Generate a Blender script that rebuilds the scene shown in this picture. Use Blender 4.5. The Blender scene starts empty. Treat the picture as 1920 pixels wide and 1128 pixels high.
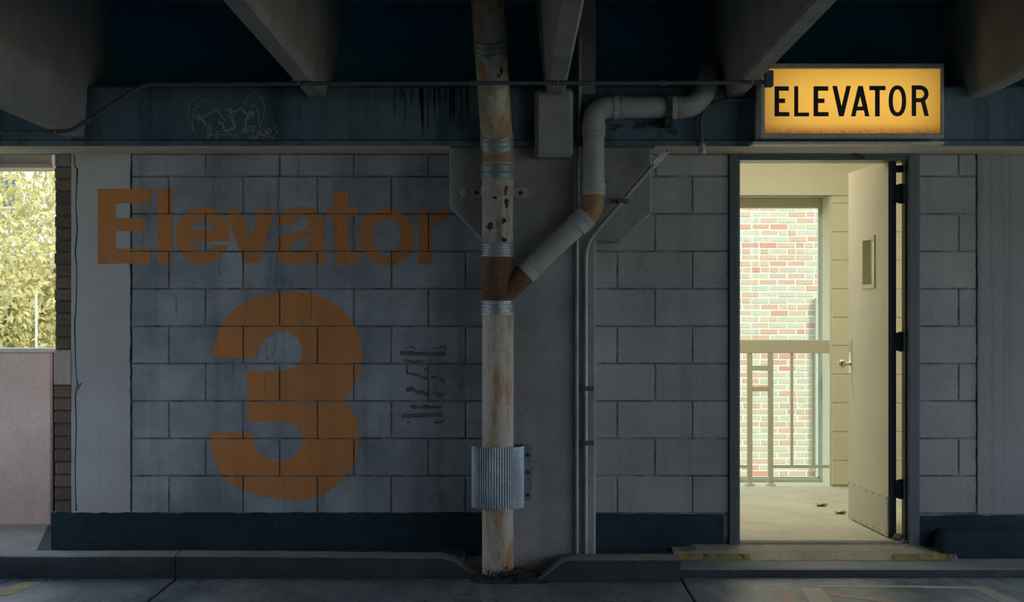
import bpy, bmesh, math, random
from mathutils import Vector, Matrix
random.seed(7)
S = bpy.context.scene
C = S.collection
pi = math.pi

# ------------------------------------------------------------------ camera
F = 3224.0; D = 9.4; H = 1.327; VX = 965.0; VY = 575.0
cam = bpy.data.cameras.new('camera'); co = bpy.data.objects.new('camera', cam); C.objects.link(co)
co.location = (0, -D, H); co.rotation_euler = (pi/2, 0, 0)
cam.sensor_width = 36; cam.lens = F/1920*36
cam.shift_x = -(VX-960)/1920; cam.shift_y = (VY-564)/1920
cam.clip_end = 500
S.camera = co

# ------------------------------------------------------------------ sky, sun, exposure
w = bpy.data.worlds.new('sky'); S.world = w; w.use_nodes = True
bg = w.node_tree.nodes['Background']
bg.inputs[0].default_value = (0.73, 0.85, 1.0, 1); bg.inputs[1].default_value = 3.2
sl = bpy.data.lights.new('sun', 'SUN'); so = bpy.data.objects.new('sun', sl); C.objects.link(so)
sl.energy = 4.4; sl.angle = math.radians(2.0); sl.color = (1.0, 0.90, 0.68)
so.rotation_euler = Vector((-0.75, 0.65, -0.85)).to_track_quat('-Z', 'Y').to_euler()
so.location = (20, -20, 25)
vs = S.view_settings
vs.view_transform = 'Standard'; vs.look = 'None'; vs.gamma = 1; vs.use_curve_mapping = False
vs.exposure = 0.0

# ------------------------------------------------------------------ helpers
def P(px, py, Y):
    d = D + Y
    return Vector(((px-VX)*d/F, Y, H + (VY-py)*d/F))
def PX(px, Y=0.0): return (px-VX)*(D+Y)/F
def PZ(py, Y=0.0): return H + (VY-py)*(D+Y)/F
def G(px, py, Z):                      # pixel -> point on level ground Z
    d = (H-Z)*F/(py-VY)
    return Vector(((px-VX)*d/F, d-D, Z))

def N(nt, t, **kw):
    n = nt.nodes.new(t)
    for k, v in kw.items():
        if k in n.inputs: n.inputs[k].default_value = v
        else: setattr(n, k, v)
    return n
def rgba(c): return (c[0], c[1], c[2], 1)

MATS = {}
def mat(name, c1, c2=None, scale=3.0, rough=0.85, bump=0.15, streak=0.0, rnd=0.0, fine=0.12, metal=0.0,
        chips=0.0, chipcol=(0.012, 0.015, 0.018), chipscale=9.0, rust=0.0, rustcol=(0.17, 0.07, 0.025), stretch=(1, 1, 1),
        rough2=None, roughscale=1.2, spec=0.5, island=None, bscale=60.0, streakscale=(9, 9, 0.5), streakcol=(0.25, 0.3, 0.33)):
    m = bpy.data.materials.new(name); m.use_nodes = True; nt = m.node_tree; L = nt.links.new
    b = nt.nodes['Principled BSDF']
    b.inputs['Metallic'].default_value = metal; b.inputs['Roughness'].default_value = rough
    b.inputs['Specular IOR Level'].default_value = spec
    g = N(nt, 'ShaderNodeNewGeometry')
    oi = N(nt, 'ShaderNodeObjectInfo')
    mp = N(nt, 'ShaderNodeMapping'); mp.inputs['Scale'].default_value = stretch
    L(g.outputs['Position'], mp.inputs['Vector'])
    n1 = N(nt, 'ShaderNodeTexNoise', Scale=scale, Detail=6.0, Roughness=0.62); L(mp.outputs[0], n1.inputs['Vector'])
    r1 = N(nt, 'ShaderNodeMapRange'); r1.inputs[1].default_value = 0.32; r1.inputs[2].default_value = 0.68
    L(n1.outputs[0], r1.inputs[0])
    mx = N(nt, 'ShaderNodeMix', data_type='RGBA'); mx.inputs[6].default_value = rgba(c1); mx.inputs[7].default_value = rgba(c2 or c1)
    L(r1.outputs[0], mx.inputs[0]); col = mx.outputs[2]
    if island:
        cr = N(nt, 'ShaderNodeValToRGB'); e = cr.color_ramp; e.interpolation = 'LINEAR'
        while len(e.elements) < len(island): e.elements.new(0.5)
        for k, (p_, c_) in enumerate(island): e.elements[k].position = p_; e.elements[k].color = rgba(c_)
        L(oi.outputs['Random'] if rnd >= 0 else g.outputs['Random Per Island'], cr.inputs[0])
        m2 = N(nt, 'ShaderNodeMix', data_type='RGBA'); m2.inputs[0].default_value = 0.9
        L(col, m2.inputs[6]); L(cr.outputs[0], m2.inputs[7]); col = m2.outputs[2]
    if rust:
        mp2 = N(nt, 'ShaderNodeMapping'); mp2.inputs['Scale'].default_value = (7, 7, 1.3); L(g.outputs['Position'], mp2.inputs['Vector'])
        n2 = N(nt, 'ShaderNodeTexNoise', Scale=1.6, Detail=5.0, Roughness=0.7); L(mp2.outputs[0], n2.inputs['Vector'])
        r2 = N(nt, 'ShaderNodeMapRange'); r2.inputs[1].default_value = 0.62-rust*0.35; r2.inputs[2].default_value = 0.78-rust*0.35
        L(n2.outputs[0], r2.inputs[0])
        m2 = N(nt, 'ShaderNodeMix', data_type='RGBA'); m2.inputs[7].default_value = rgba(rustcol)
        L(r2.outputs[0], m2.inputs[0]); L(col, m2.inputs[6]); col = m2.outputs[2]
    if streak:
        mp2 = N(nt, 'ShaderNodeMapping'); mp2.inputs['Scale'].default_value = streakscale; L(g.outputs['Position'], mp2.inputs['Vector'])
        n2 = N(nt, 'ShaderNodeTexNoise', Scale=1.0, Detail=4.0, Roughness=0.6); L(mp2.outputs[0], n2.inputs['Vector'])
        r2 = N(nt, 'ShaderNodeMapRange'); r2.inputs[1].default_value = 0.5; r2.inputs[2].default_value = 0.75; r2.inputs[4].default_value = streak
        L(n2.outputs[0], r2.inputs[0])
        m2 = N(nt, 'ShaderNodeMix', data_type='RGBA', blend_type='MULTIPLY'); m2.inputs[7].default_value = rgba(streakcol)
        L(r2.outputs[0], m2.inputs[0]); L(col, m2.inputs[6]); col = m2.outputs[2]
    nf = N(nt, 'ShaderNodeTexNoise', Scale=bscale, Detail=4.0, Roughness=0.7); L(g.outputs['Position'], nf.inputs['Vector'])
    if fine:
        rf = N(nt, 'ShaderNodeMapRange'); rf.inputs[1].default_value = 0.3; rf.inputs[2].default_value = 0.7
        rf.inputs[3].default_value = 1-fine*2; rf.inputs[4].default_value = 1+fine*2; L(nf.outputs[0], rf.inputs[0])
        v = N(nt, 'ShaderNodeVectorMath', operation='SCALE'); L(col, v.inputs[0]); L(rf.outputs[0], v.inputs['Scale']); col = v.outputs[0]
    if rnd > 0:
        rf = N(nt, 'ShaderNodeMapRange'); rf.inputs[3].default_value = 1-rnd; rf.inputs[4].default_value = 1+rnd; L(oi.outputs['Random'], rf.inputs[0])
        v = N(nt, 'ShaderNodeVectorMath', operation='SCALE'); L(col, v.inputs[0]); L(rf.outputs[0], v.inputs['Scale']); col = v.outputs[0]
    if chips:
        n3 = N(nt, 'ShaderNodeTexNoise', Scale=chipscale, Detail=3.0, Roughness=0.55); L(mp.outputs[0], n3.inputs['Vector'])
        r3 = N(nt, 'ShaderNodeMapRange'); r3.inputs[1].default_value = 0.74-chips; r3.inputs[2].default_value = 0.755-chips; L(n3.outputs[0], r3.inputs[0])
        m3 = N(nt, 'ShaderNodeMix', data_type='RGBA'); m3.inputs[7].default_value = rgba(chipcol)
        L(r3.outputs[0], m3.inputs[0]); L(col, m3.inputs[6]); col = m3.outputs[2]
    L(col, b.inputs['Base Color'])
    if rough2 is not None:
        n4 = N(nt, 'ShaderNodeTexNoise', Scale=roughscale, Detail=5.0, Roughness=0.6); L(g.outputs['Position'], n4.inputs['Vector'])
        r4 = N(nt, 'ShaderNodeMapRange'); r4.inputs[1].default_value = 0.38; r4.inputs[2].default_value = 0.62
        r4.inputs[3].default_value = rough; r4.inputs[4].default_value = rough2
        L(n4.outputs[0], r4.inputs[0]); L(r4.outputs[0], b.inputs['Roughness'])
    if bump:
        bp = N(nt, 'ShaderNodeBump', Strength=bump, Distance=0.01); L(nf.outputs[0], bp.inputs['Height']); L(bp.outputs[0], b.inputs['Normal'])
    MATS[name] = m
    return m

def emis(name, c, s):
    m = bpy.data.materials.new(name); m.use_nodes = True; nt = m.node_tree
    b = nt.nodes['Principled BSDF']; b.inputs['Base Color'].default_value = rgba(c)
    b.inputs['Emission Color'].default_value = rgba(c); b.inputs['Emission Strength'].default_value = s
    return m

def obj(name, vf, m, parent=None, smooth=False, loc=None):
    v, f = vf
    me = bpy.data.meshes.new(name); me.from_pydata([tuple(p) for p in v], [], f); me.update()
    bm = bmesh.new(); bm.from_mesh(me); bmesh.ops.recalc_face_normals(bm, faces=bm.faces); bm.to_mesh(me); bm.free()
    if smooth:
        for p in me.polygons: p.use_smooth = True
        try: me.set_sharp_from_angle(angle=math.radians(38))
        except Exception: pass
    me.materials.append(m)
    o = bpy.data.objects.new(name, me); C.objects.link(o)
    if loc is not None: o.location = loc
    if parent is not None: par(o, parent)
    return o
def world_loc(o):
    v = Vector(o.location)
    while o.parent is not None:
        o = o.parent; v = v + Vector(o.location)
    return v
def par(o, p):
    o.parent = p
    o.location = Vector(o.location) - world_loc(p)
def tag(o, label, cat, group=None, kind=None):
    o['label'] = label; o['category'] = cat
    if group: o['group'] = group
    if kind: o['kind'] = kind
    return o
def thing(name, loc, label, cat, group=None, kind=None):
    o = bpy.data.objects.new(name, None); o.empty_display_size = 0.05; C.objects.link(o); o.location = loc
    return tag(o, label, cat, group, kind)

def box(x0, x1, y0, y1, z0, z1):
    v = [(x, y, z) for x in (x0, x1) for y in (y0, y1) for z in (z0, z1)]
    return v, [(0, 1, 3, 2), (4, 6, 7, 5), (0, 4, 5, 1), (2, 3, 7, 6), (0, 2, 6, 4), (1, 5, 7, 3)]
def bevbox(x0, x1, y0, y1, z0, z1, b=0.006, seg=2):
    me = bpy.data.meshes.new('tmp'); v, f = box(x0, x1, y0, y1, z0, z1); me.from_pydata(v, [], f)
    bm = bmesh.new(); bm.from_mesh(me)
    bmesh.ops.recalc_face_normals(bm, faces=bm.faces)
    bmesh.ops.bevel(bm, geom=bm.edges[:], offset=b, segments=seg, affect='EDGES', profile=0.5)
    bm.verts.index_update()
    r = ([tuple(q.co) for q in bm.verts], [tuple(q.index for q in p.verts) for p in bm.faces])
    bm.free(); bpy.data.meshes.remove(me)
    return r
def join(*vfs):
    V = []; Fc = []
    for v, f in vfs:
        o = len(V); V += [tuple(p) for p in v]; Fc += [tuple(i+o for i in q) for q in f]
    return V, Fc
def prism_xz(poly, y0, y1):            # polygon in X,Z extruded along Y
    n = len(poly); v = [(x, y0, z) for x, z in poly] + [(x, y1, z) for x, z in poly]
    f = [tuple(range(n)), tuple(range(2*n-1, n-1, -1))] + [(i, (i+1) % n, n+(i+1) % n, n+i) for i in range(n)]
    return v, f
def prism_yz(poly, x0, x1):
    n = len(poly); v = [(x0, y, z) for y, z in poly] + [(x1, y, z) for y, z in poly]
    f = [tuple(range(n)), tuple(range(2*n-1, n-1, -1))] + [(i, (i+1) % n, n+(i+1) % n, n+i) for i in range(n)]
    return v, f
def frame_of(t):
    t = t.normalized(); a = Vector((0, 0, 1)) if abs(t.z) < 0.9 else Vector((0, 1, 0))
    u = t.cross(a).normalized(); return u, t.cross(u).normalized()
def tube(pts, r, seg=12, caps=True):
    pts = [Vector(p) for p in pts]; V = []; Fc = []; n = len(pts)
    rr = r if isinstance(r, (list, tuple)) else [r]*n
    u = None
    for i, p in enumerate(pts):
        t = (pts[min(i+1, n-1)]-pts[max(i-1, 0)]).normalized()
        if u is None: u, w_ = frame_of(t)
        else:
            u = (u - t*u.dot(t)).normalized(); w_ = t.cross(u)
        for k in range(seg):
            a = 2*pi*k/seg; V.append(p + (u*math.cos(a)+w_*math.sin(a))*rr[i])
    for i in range(n-1):
        for k in range(seg):
            k2 = (k+1) % seg; Fc.append((i*seg+k, i*seg+k2, (i+1)*seg+k2, (i+1)*seg+k))
    if caps: Fc += [tuple(range(seg))[::-1], tuple(range((n-1)*seg, n*seg))]
    return V, Fc
def lathe(p0, p1, prof, seg=28):       # prof: (fraction 0..1, radius)
    p0 = Vector(p0); p1 = Vector(p1); t = p1-p0; u, w_ = frame_of(t); V = []; Fc = []; n = len(prof)
    for s, r in prof:
        for k in range(seg):
            a = 2*pi*k/seg; V.append(p0 + t*s + (u*math.cos(a)+w_*math.sin(a))*r)
    for i in range(n-1):
        for k in range(seg):
            k2 = (k+1) % seg; Fc.append((i*seg+k, i*seg+k2, (i+1)*seg+k2, (i+1)*seg+k))
    Fc += [tuple(range(seg))[::-1], tuple(range((n-1)*seg, n*seg))]
    return V, Fc
def ringed(p0, p1, r, n=3, d=0.004):   # banded rubber / steel coupling
    prof = [(0, r-0.002), (0.02, r+d)]
    for i in range(n):
        a = i/n; b_ = (i+1)/n
        prof += [(a+0.25/n, r+d), (a+0.35/n, r+d*2), (b_-0.25/n, r+d*2), (b_-0.12/n, r+d)]
    prof += [(0.98, r+d), (1, r-0.002)]
    return lathe(p0, p1, prof)
def arc_bend(p0, corner, p1, n=9):     # smooth quadratic bend
    p0, c, p1 = Vector(p0), Vector(corner), Vector(p1)
    return [p0*(1-t)**2 + c*2*t*(1-t) + p1*t*t for t in [i/n for i in range(n+1)]]
def sphere(c, r, seg=12, rings=8, sc=(1, 1, 1), jit=0.0):
    V = []; Fc = []
    for i in range(rings+1):
        th = pi*i/rings
        for k in range(seg):
            a = 2*pi*k/seg; q = 1+random.uniform(-jit, jit)
            V.append((c[0]+r*sc[0]*q*math.sin(th)*math.cos(a), c[1]+r*sc[1]*q*math.sin(th)*math.sin(a), c[2]+r*sc[2]*q*math.cos(th)))
    for i in range(rings):
        for k in range(seg):
            k2 = (k+1) % seg; Fc.append((i*seg+k, i*seg+k2, (i+1)*seg+k2, (i+1)*seg+k))
    return V, Fc
def ell(cx, cy, rx, ry, a0, a1, n, p=2.0):
    r = []
    for i in range(n+1):
        a = math.radians(a0+(a1-a0)*i/n); c, s = math.cos(a), math.sin(a)
        r.append((cx+rx*math.copysign(abs(c)**(2/p), c), cy-ry*math.copysign(abs(s)**(2/p), s)))
    return r
def catmull(pts, n=4, closed=False):
    r = []; m = len(pts)
    rng = range(m) if closed else range(m-1)
    for i in rng:
        if closed: p = [pts[(i+k-1) % m] for k in range(4)]
        else: p = [pts[max(i-1, 0)], pts[i], pts[i+1], pts[min(i+2, m-1)]]
        for j in range(n):
            t = j/n
            r.append(tuple(0.5*((2*p[1][d])+(-p[0][d]+p[2][d])*t+(2*p[0][d]-5*p[1][d]+4*p[2][d]-p[3][d])*t*t+(-p[0][d]+3*p[1][d]-3*p[2][d]+p[3][d])*t**3) for d in range(2)))
    if not closed: r.append(pts[-1])
    return r
def fill_mesh(contours, Y, extrude=0.0):   # contours in pixels -> mesh (X,Z) filled with holes, at depth Y
    cu = bpy.data.curves.new('tmp', 'CURVE'); cu.dimensions = '2D'; cu.fill_mode = 'BOTH'; cu.extrude = extrude
    for ct in contours:
        sp = cu.splines.new('POLY'); sp.points.add(len(ct)-1); sp.use_cyclic_u = True
        for i, (px, py) in enumerate(ct): sp.points[i].co = (PX(px, Y), PZ(py, Y), 0, 1)
    o = bpy.data.objects.new('tmp', cu); C.objects.link(o)
    dg = bpy.context.evaluated_depsgraph_get(); dg.update()
    me = bpy.data.meshes.new_from_object(o.evaluated_get(dg))
    bpy.data.objects.remove(o); bpy.data.curves.remove(cu)
    bm = bmesh.new(); bm.from_mesh(me); bpy.data.meshes.remove(me)
    for v in bm.verts: v.co = Vector((v.co.x, Y - v.co.z, v.co.y))
    return bm
def bm_obj(name, bm, m, parent=None):
    bmesh.ops.recalc_face_normals(bm, faces=bm.faces)
    me = bpy.data.meshes.new(name); bm.to_mesh(me); bm.free(); me.materials.append(m)
    o = bpy.data.objects.new(name, me); C.objects.link(o)
    if parent is not None: par(o, parent)
    return o
def ribbon(pts, wpx, Y):               # pixel polyline -> flat strip facing the lane
    V = []; Fc = []; n = len(pts)
    for i, p in enumerate(pts):
        a = pts[max(i-1, 0)]; b_ = pts[min(i+1, n-1)]
        dx, dy = b_[0]-a[0], b_[1]-a[1]; l = math.hypot(dx, dy) or 1
        wd = wpx[i] if isinstance(wpx, (list, tuple)) else wpx
        nx, ny = -dy/l*wd/2, dx/l*wd/2
        V += [P(p[0]+nx, p[1]+ny, Y), P(p[0]-nx, p[1]-ny, Y)]
    Fc = [(2*i, 2*i+1, 2*i+3, 2*i+2) for i in range(n-1)]
    return V, Fc

# ------------------------------------------------------------------ materials
M_block = mat('block_paint', (0.235, 0.262, 0.305), (0.50, 0.53, 0.56), 2.8, 0.8, 0.25, streak=0.45, rnd=0.06, fine=0.05, chips=0.005, chipscale=30)
M_blockr = mat('block_paint_grey', (0.32, 0.32, 0.315), (0.44, 0.435, 0.42), 2.4, 0.85, 0.3, streak=0.3, rnd=0.07, fine=0.06, chips=0.01, chipscale=34)
M_mortar = mat('dirty_joint', (0.03, 0.04, 0.05), (0.33, 0.34, 0.35), 9.0, 0.95, 0.3, fine=0.1)
M_panel = mat('smooth_panel', (0.50, 0.50, 0.49), (0.62, 0.61, 0.59), 1.6, 0.7, 0.08, streak=0.15, fine=0.04, streakscale=(20, 20, .3), chips=-0.02, chipscale=30)
M_panelr = mat('smooth_panel_grey', (0.27, 0.275, 0.28), (0.35, 0.35, 0.345), 1.6, 0.8, 0.1, streak=0.35, fine=0.06, streakscale=(30, 30, .3))
M_base = mat('dark_base_paint', (0.008, 0.028, 0.042), (0.02, 0.05, 0.07), 3.0, 0.88, 0.3, fine=0.15)
M_conc = mat('concrete', (0.17, 0.165, 0.16), (0.28, 0.265, 0.25), 2.5, 0.9, 0.2, streak=0.5, fine=0.08)
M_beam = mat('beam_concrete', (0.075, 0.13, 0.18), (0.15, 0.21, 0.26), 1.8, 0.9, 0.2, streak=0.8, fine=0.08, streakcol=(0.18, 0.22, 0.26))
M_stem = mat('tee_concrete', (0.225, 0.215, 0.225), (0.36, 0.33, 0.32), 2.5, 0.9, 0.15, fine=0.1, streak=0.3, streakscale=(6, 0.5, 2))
M_slab_blue = mat('slab_shade_blue', (0.03, 0.24, 0.36), (0.04, 0.30, 0.43), 2.0, 0.95, 0.15, fine=0.1)  # blue of the ceiling shade put into the base colour
M_colm = mat('column_concrete', (0.26, 0.242, 0.24), (0.43, 0.41, 0.40), 2.2, 0.9, 0.2, streak=0.4, fine=0.07, chips=-0.03, chipscale=12)
M_pink = mat('parapet_concrete', (0.58, 0.46, 0.41), (0.74, 0.59, 0.53), 2.0, 0.85, 0.12, streak=0.3, fine=0.05)
M_soffit_lit = mat('soffit_bounce_tint', (0.66, 0.53, 0.46), (0.80, 0.64, 0.56), 3.0, 0.9, 0.15, fine=0.1, streak=0.3, streakscale=(.6, 14, 1))  # bounce light on the beam underside put into a paler pink
M_pier = mat('brown_brick', (0.15, 0.115, 0.09), (0.22, 0.16, 0.12), 6.0, 0.9, 0.4, rnd=0.2, fine=0.15)
M_walk = mat('walkway_concrete', (0.16, 0.175, 0.18), (0.27, 0.275, 0.265), 2.5, 0.55, 0.25, fine=0.12, rough2=0.85)
M_lane = mat('lane_concrete', (0.09, 0.125, 0.155), (0.32, 0.35, 0.365), 2.4, 0.2, 0.22, fine=0.15, rough2=0.5, roughscale=1.6, stretch=(1, .4, 1), streak=0.75, streakscale=(30, 3, 1), bscale=90)
M_curb = mat('curb_concrete', (0.17, 0.18, 0.18), (0.29, 0.285, 0.27), 4.0, 0.7, 0.3, fine=0.12, rough2=0.9)
M_darkface = mat('dark_front_face', (0.016, 0.03, 0.04), (0.045, 0.06, 0.07), 5.0, 0.6, 0.3, fine=0.15)  # darker colour for the faces turned to the lane
M_apron = mat('apron_concrete', (0.30, 0.28, 0.22), (0.46, 0.42, 0.32), 3.0, 0.8, 0.3, fine=0.12)
M_yel = mat('worn_yellow_paint', (0.42, 0.30, 0.06), (0.16, 0.15, 0.12), 9.0, 0.7, 0.3, fine=0.15)
M_red = mat('faded_red_paint', (0.52, 0.29, 0.22), (0.36, 0.27, 0.23), 5.0, 0.5, 0.2, fine=0.1)
M_pale = mat('faded_pale_paint', (0.50, 0.43, 0.36), (0.38, 0.36, 0.33), 5.0, 0.5, 0.2, fine=0.1)
M_orange = mat('orange_wall_paint', (0.76, 0.285, 0.075), (0.64, 0.27, 0.105), 3.0, 0.75, 0.2, fine=0.06, streak=0.25)
M_chalk = mat('chalk_line', (0.42, 0.42, 0.41), (0.30, 0.31, 0.31), 20.0, 0.9, 0, fine=0.1)
M_smudge = mat('dark_smudge', (0.09, 0.10, 0.10), (0.22, 0.235, 0.24), 14.0, 0.9, 0, fine=0.1)
M_drip = mat('black_drip', (0.025, 0.035, 0.042), (0.06, 0.075, 0.085), 20.0, 0.9, 0, fine=0.1)
M_crack = mat('crack_shade', (0.02, 0.025, 0.03), None, 5.0, 1.0, 0, fine=0)  # shade inside cracks and joints painted as flat dark strips
M_stack = mat('stack_paint', (0.62, 0.53, 0.42), (0.42, 0.39, 0.35), 5.0, 0.7, 0.35, rust=0.5, rustcol=(0.42, 0.22, 0.10), fine=0.1, chips=0.055, chipscale=11, stretch=(1, 1, .45))
M_stackp = mat('peeling_paint', (0.52, 0.48, 0.40), (0.38, 0.35, 0.31), 6.0, 0.75, 0.5, rust=0.25, rustcol=(0.24, 0.12, 0.05), fine=0.1, chips=0.11, chipscale=10)
M_rust = mat('rusty_iron', (0.16, 0.075, 0.035), (0.09, 0.055, 0.04), 8.0, 0.85, 0.6, fine=0.2, rust=0.3, rustcol=(0.24, 0.10, 0.035))
M_rusto = mat('orange_primer', (0.44, 0.19, 0.07), (0.30, 0.17, 0.09), 7.0, 0.6, 0.3, fine=0.1)
M_coup = mat('coupling_band', (0.34, 0.35, 0.36), (0.24, 0.25, 0.26), 8.0, 0.45, 0.3, fine=0.1, metal=0.35)
M_coups = mat('shiny_band', (0.48, 0.49, 0.50), (0.32, 0.33, 0.34), 25.0, 0.3, 0.6, fine=0.15, metal=0.7)
M_pvc = mat('grey_pipe_paint', (0.44, 0.42, 0.40), (0.35, 0.335, 0.325), 4.0, 0.6, 0.2, fine=0.06, streak=0.2)
M_galv = mat('galvanised_steel', (0.33, 0.38, 0.41), (0.17, 0.20, 0.225), 9.0, 0.42, 0.3, fine=0.1, metal=0.6, stretch=(1, 1, .5))
M_cond = mat('conduit_steel', (0.46, 0.44, 0.41), (0.30, 0.295, 0.29), 6.0, 0.4, 0.2, fine=0.1, metal=0.25)
M_condd = mat('dull_conduit', (0.13, 0.14, 0.15), (0.09, 0.10, 0.11), 6.0, 0.6, 0.2, fine=0.1, metal=0.3)
M_condl = mat('cast_fitting', (0.74, 0.71, 0.66), (0.58, 0.56, 0.52), 20.0, 0.5, 0.3, fine=0.1)
M_bolt = mat('dark_bolt', (0.06, 0.065, 0.07), None, 10.0, 0.5, 0, fine=0, metal=0.6)
M_frame = mat('door_frame_paint', (0.09, 0.103, 0.125), (0.115, 0.128, 0.15), 4.0, 0.38, 0.1, fine=0.05)
M_leaf_d = mat('door_paint', (0.72, 0.65, 0.50), (0.78, 0.71, 0.56), 3.0, 0.5, 0.08, fine=0.03, chips=-0.04, chipscale=22, chipcol=(0.3, 0.26, 0.2))
M_kick = mat('kick_plate', (0.60, 0.56, 0.45), (0.66, 0.61, 0.49), 6.0, 0.42, 0.1, fine=0.04)
M_dedge = mat('door_edge', (0.045, 0.06, 0.085), None, 5.0, 0.6, 0.1, fine=0.05)
M_chrome = mat('worn_chrome', (0.75, 0.73, 0.68), None, 5.0, 0.12, 0, fine=0, metal=1.0)
M_lobw = mat('lobby_paint', (0.72, 0.68, 0.52), (0.78, 0.73, 0.57), 2.0, 0.75, 0.08, fine=0.03)
M_lobj = mat('lobby_joint', (0.50, 0.45, 0.32), None, 2.0, 0.9, 0.1, fine=0.05)
M_lobf = mat('lobby_floor', (0.58, 0.55, 0.43), (0.72, 0.68, 0.54), 3.0, 0.75, 0.2, fine=0.07)
M_rail = mat('railing_paint', (0.60, 0.57, 0.45), None, 3.0, 0.5, 0.05, fine=0.03)
M_wfr = mat('window_frame_paint', (0.62, 0.58, 0.44), None, 3.0, 0.5, 0.05, fine=0.03)
M_wal = mat('window_metal', (0.55, 0.66, 0.66), None, 3.0, 0.35, 0, fine=0, metal=0.5)
M_signf = mat('sign_frame', (0.40, 0.38, 0.355), (0.54, 0.51, 0.47), 8.0, 0.5, 0.2, fine=0.1)
M_black = mat('black_paint', (0.012, 0.014, 0.016), None, 5.0, 0.6, 0, fine=0)
bricks_cols = [(0.0, (0.49, 0.39, 0.29)), (0.25, (0.49, 0.43, 0.33)), (0.5, (0.53, 0.35, 0.24)), (0.75, (0.54, 0.28, 0.20)), (0.9, (0.54, 0.19, 0.13)), (1.0, (0.46, 0.41, 0.33))]
M_brk = mat('pale_brick', (0.66, 0.58, 0.48), (0.60, 0.50, 0.42), 14.0, 0.9, 0.3, fine=0.06, island=bricks_cols)
M_brks = mat('pale_brick_rest', (0.66, 0.58, 0.48), (0.60, 0.50, 0.42), 14.0, 0.9, 0.3, fine=0.06, island=bricks_cols, rnd=-1)
M_mort = mat('pale_mortar', (0.66, 0.68, 0.57), (0.60, 0.62, 0.53), 8.0, 0.95, 0.2, fine=0.04)
M_ground = mat('grass_ground', (0.10, 0.13, 0.05), (0.17, 0.18, 0.08), 0.6, 0.95, 0, fine=0.1)
M_bark = mat('bark', (0.23, 0.19, 0.14), (0.15, 0.12, 0.09), 8.0, 0.95, 0.3, fine=0.1)
M_far = mat('far_building_wall', (0.55, 0.54, 0.50), None, 2.0, 0.9, 0, fine=0.04)
M_fard = mat('far_building_window', (0.06, 0.08, 0.10), None, 2.0, 0.3, 0, fine=0)
M_pole = mat('pole_paint', (0.46, 0.46, 0.40), None, 2.0, 0.5, 0, fine=0)
M_stone = mat('stone', (0.40, 0.36, 0.30), (0.30, 0.27, 0.23), 30.0, 0.9, 0.4, fine=0.1)
M_soil = mat('dark_soil', (0.025, 0.03, 0.028), (0.06, 0.06, 0.05), 20.0, 0.95, 0.8, fine=0.2)
M_weed = mat('weed_green', (0.05, 0.075, 0.05), (0.08, 0.10, 0.07), 30.0, 0.8, 0, fine=0.1)
M_dry = mat('dry_leaf', (0.30, 0.22, 0.12), None, 20.0, 0.8, 0, fine=0.1)

def glass(name, tint=(0.93, 1.0, 0.96), r=0.06):
    m = bpy.data.materials.new(name); m.use_nodes = True; nt = m.node_tree; nt.nodes.clear(); L = nt.links.new
    o = N(nt, 'ShaderNodeOutputMaterial'); t = N(nt, 'ShaderNodeBsdfTransparent'); t.inputs[0].default_value = rgba(tint)
    g = N(nt, 'ShaderNodeBsdfGlossy'); g.inputs['Roughness'].default_value = 0.03; x = N(nt, 'ShaderNodeMixShader'); x.inputs[0].default_value = r
    L(t.outputs[0], x.inputs[1]); L(g.outputs[0], x.inputs[2]); L(x.outputs[0], o.inputs[0]); return m
M_glass = glass('window_glass')

def leafmat(name, c1, c2):
    m = bpy.data.materials.new(name); m.use_nodes = True; nt = m.node_tree; nt.nodes.clear(); L = nt.links.new
    o = N(nt, 'ShaderNodeOutputMaterial'); g = N(nt, 'ShaderNodeNewGeometry')
    mx = N(nt, 'ShaderNodeMix', data_type='RGBA'); mx.inputs[6].default_value = rgba(c1); mx.inputs[7].default_value = rgba(c2)
    L(g.outputs['Random Per Island'], mx.inputs[0])
    d = N(nt, 'ShaderNodeBsdfDiffuse'); t = N(nt, 'ShaderNodeBsdfTranslucent'); x = N(nt, 'ShaderNodeMixShader'); x.inputs[0].default_value = 0.4
    L(mx.outputs[2], d.inputs[0]); L(mx.outputs[2], t.inputs[0]); L(d.outputs[0], x.inputs[1]); L(t.outputs[0], x.inputs[2]); L(x.outputs[0], o.inputs[0]); return m
M_foliage = leafmat('yellow_foliage', (0.37, 0.33, 0.13), (0.50, 0.46, 0.22))

# ------------------------------------------------------------------ the garage shell
YB = -0.40                              # face of the ledger beam
YC = -0.35                              # face of the column
LANE = -0.085
GX0, GX1, GY0 = -4.5, 5.5, -14.0        # garage extent: left side, right side, side behind the camera

# lane: concrete slabs with tooled joints
floor = obj('floor', box(GX0-.3, GX1+.3, GY0-.3, 1.35, LANE-0.30, LANE-0.02), M_base)
tag(floor, 'dark concrete parking lane in front of the walkway curb', 'floor', kind='structure')
jx = [-9.635+2.625*i for i in range(9)]
edges = [GX0-.3] + [x for x in jx if GX0 < x < GX1] + [GX1+.3]
slabs = []
for a, b_ in zip(edges[:-1], edges[1:]):
    s_ = obj('slab', bevbox(a+.006, b_-.006, GY0-.3, -0.30, LANE-0.08, LANE, 0.008), M_lane, floor); slabs.append((a, b_, s_))

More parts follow.
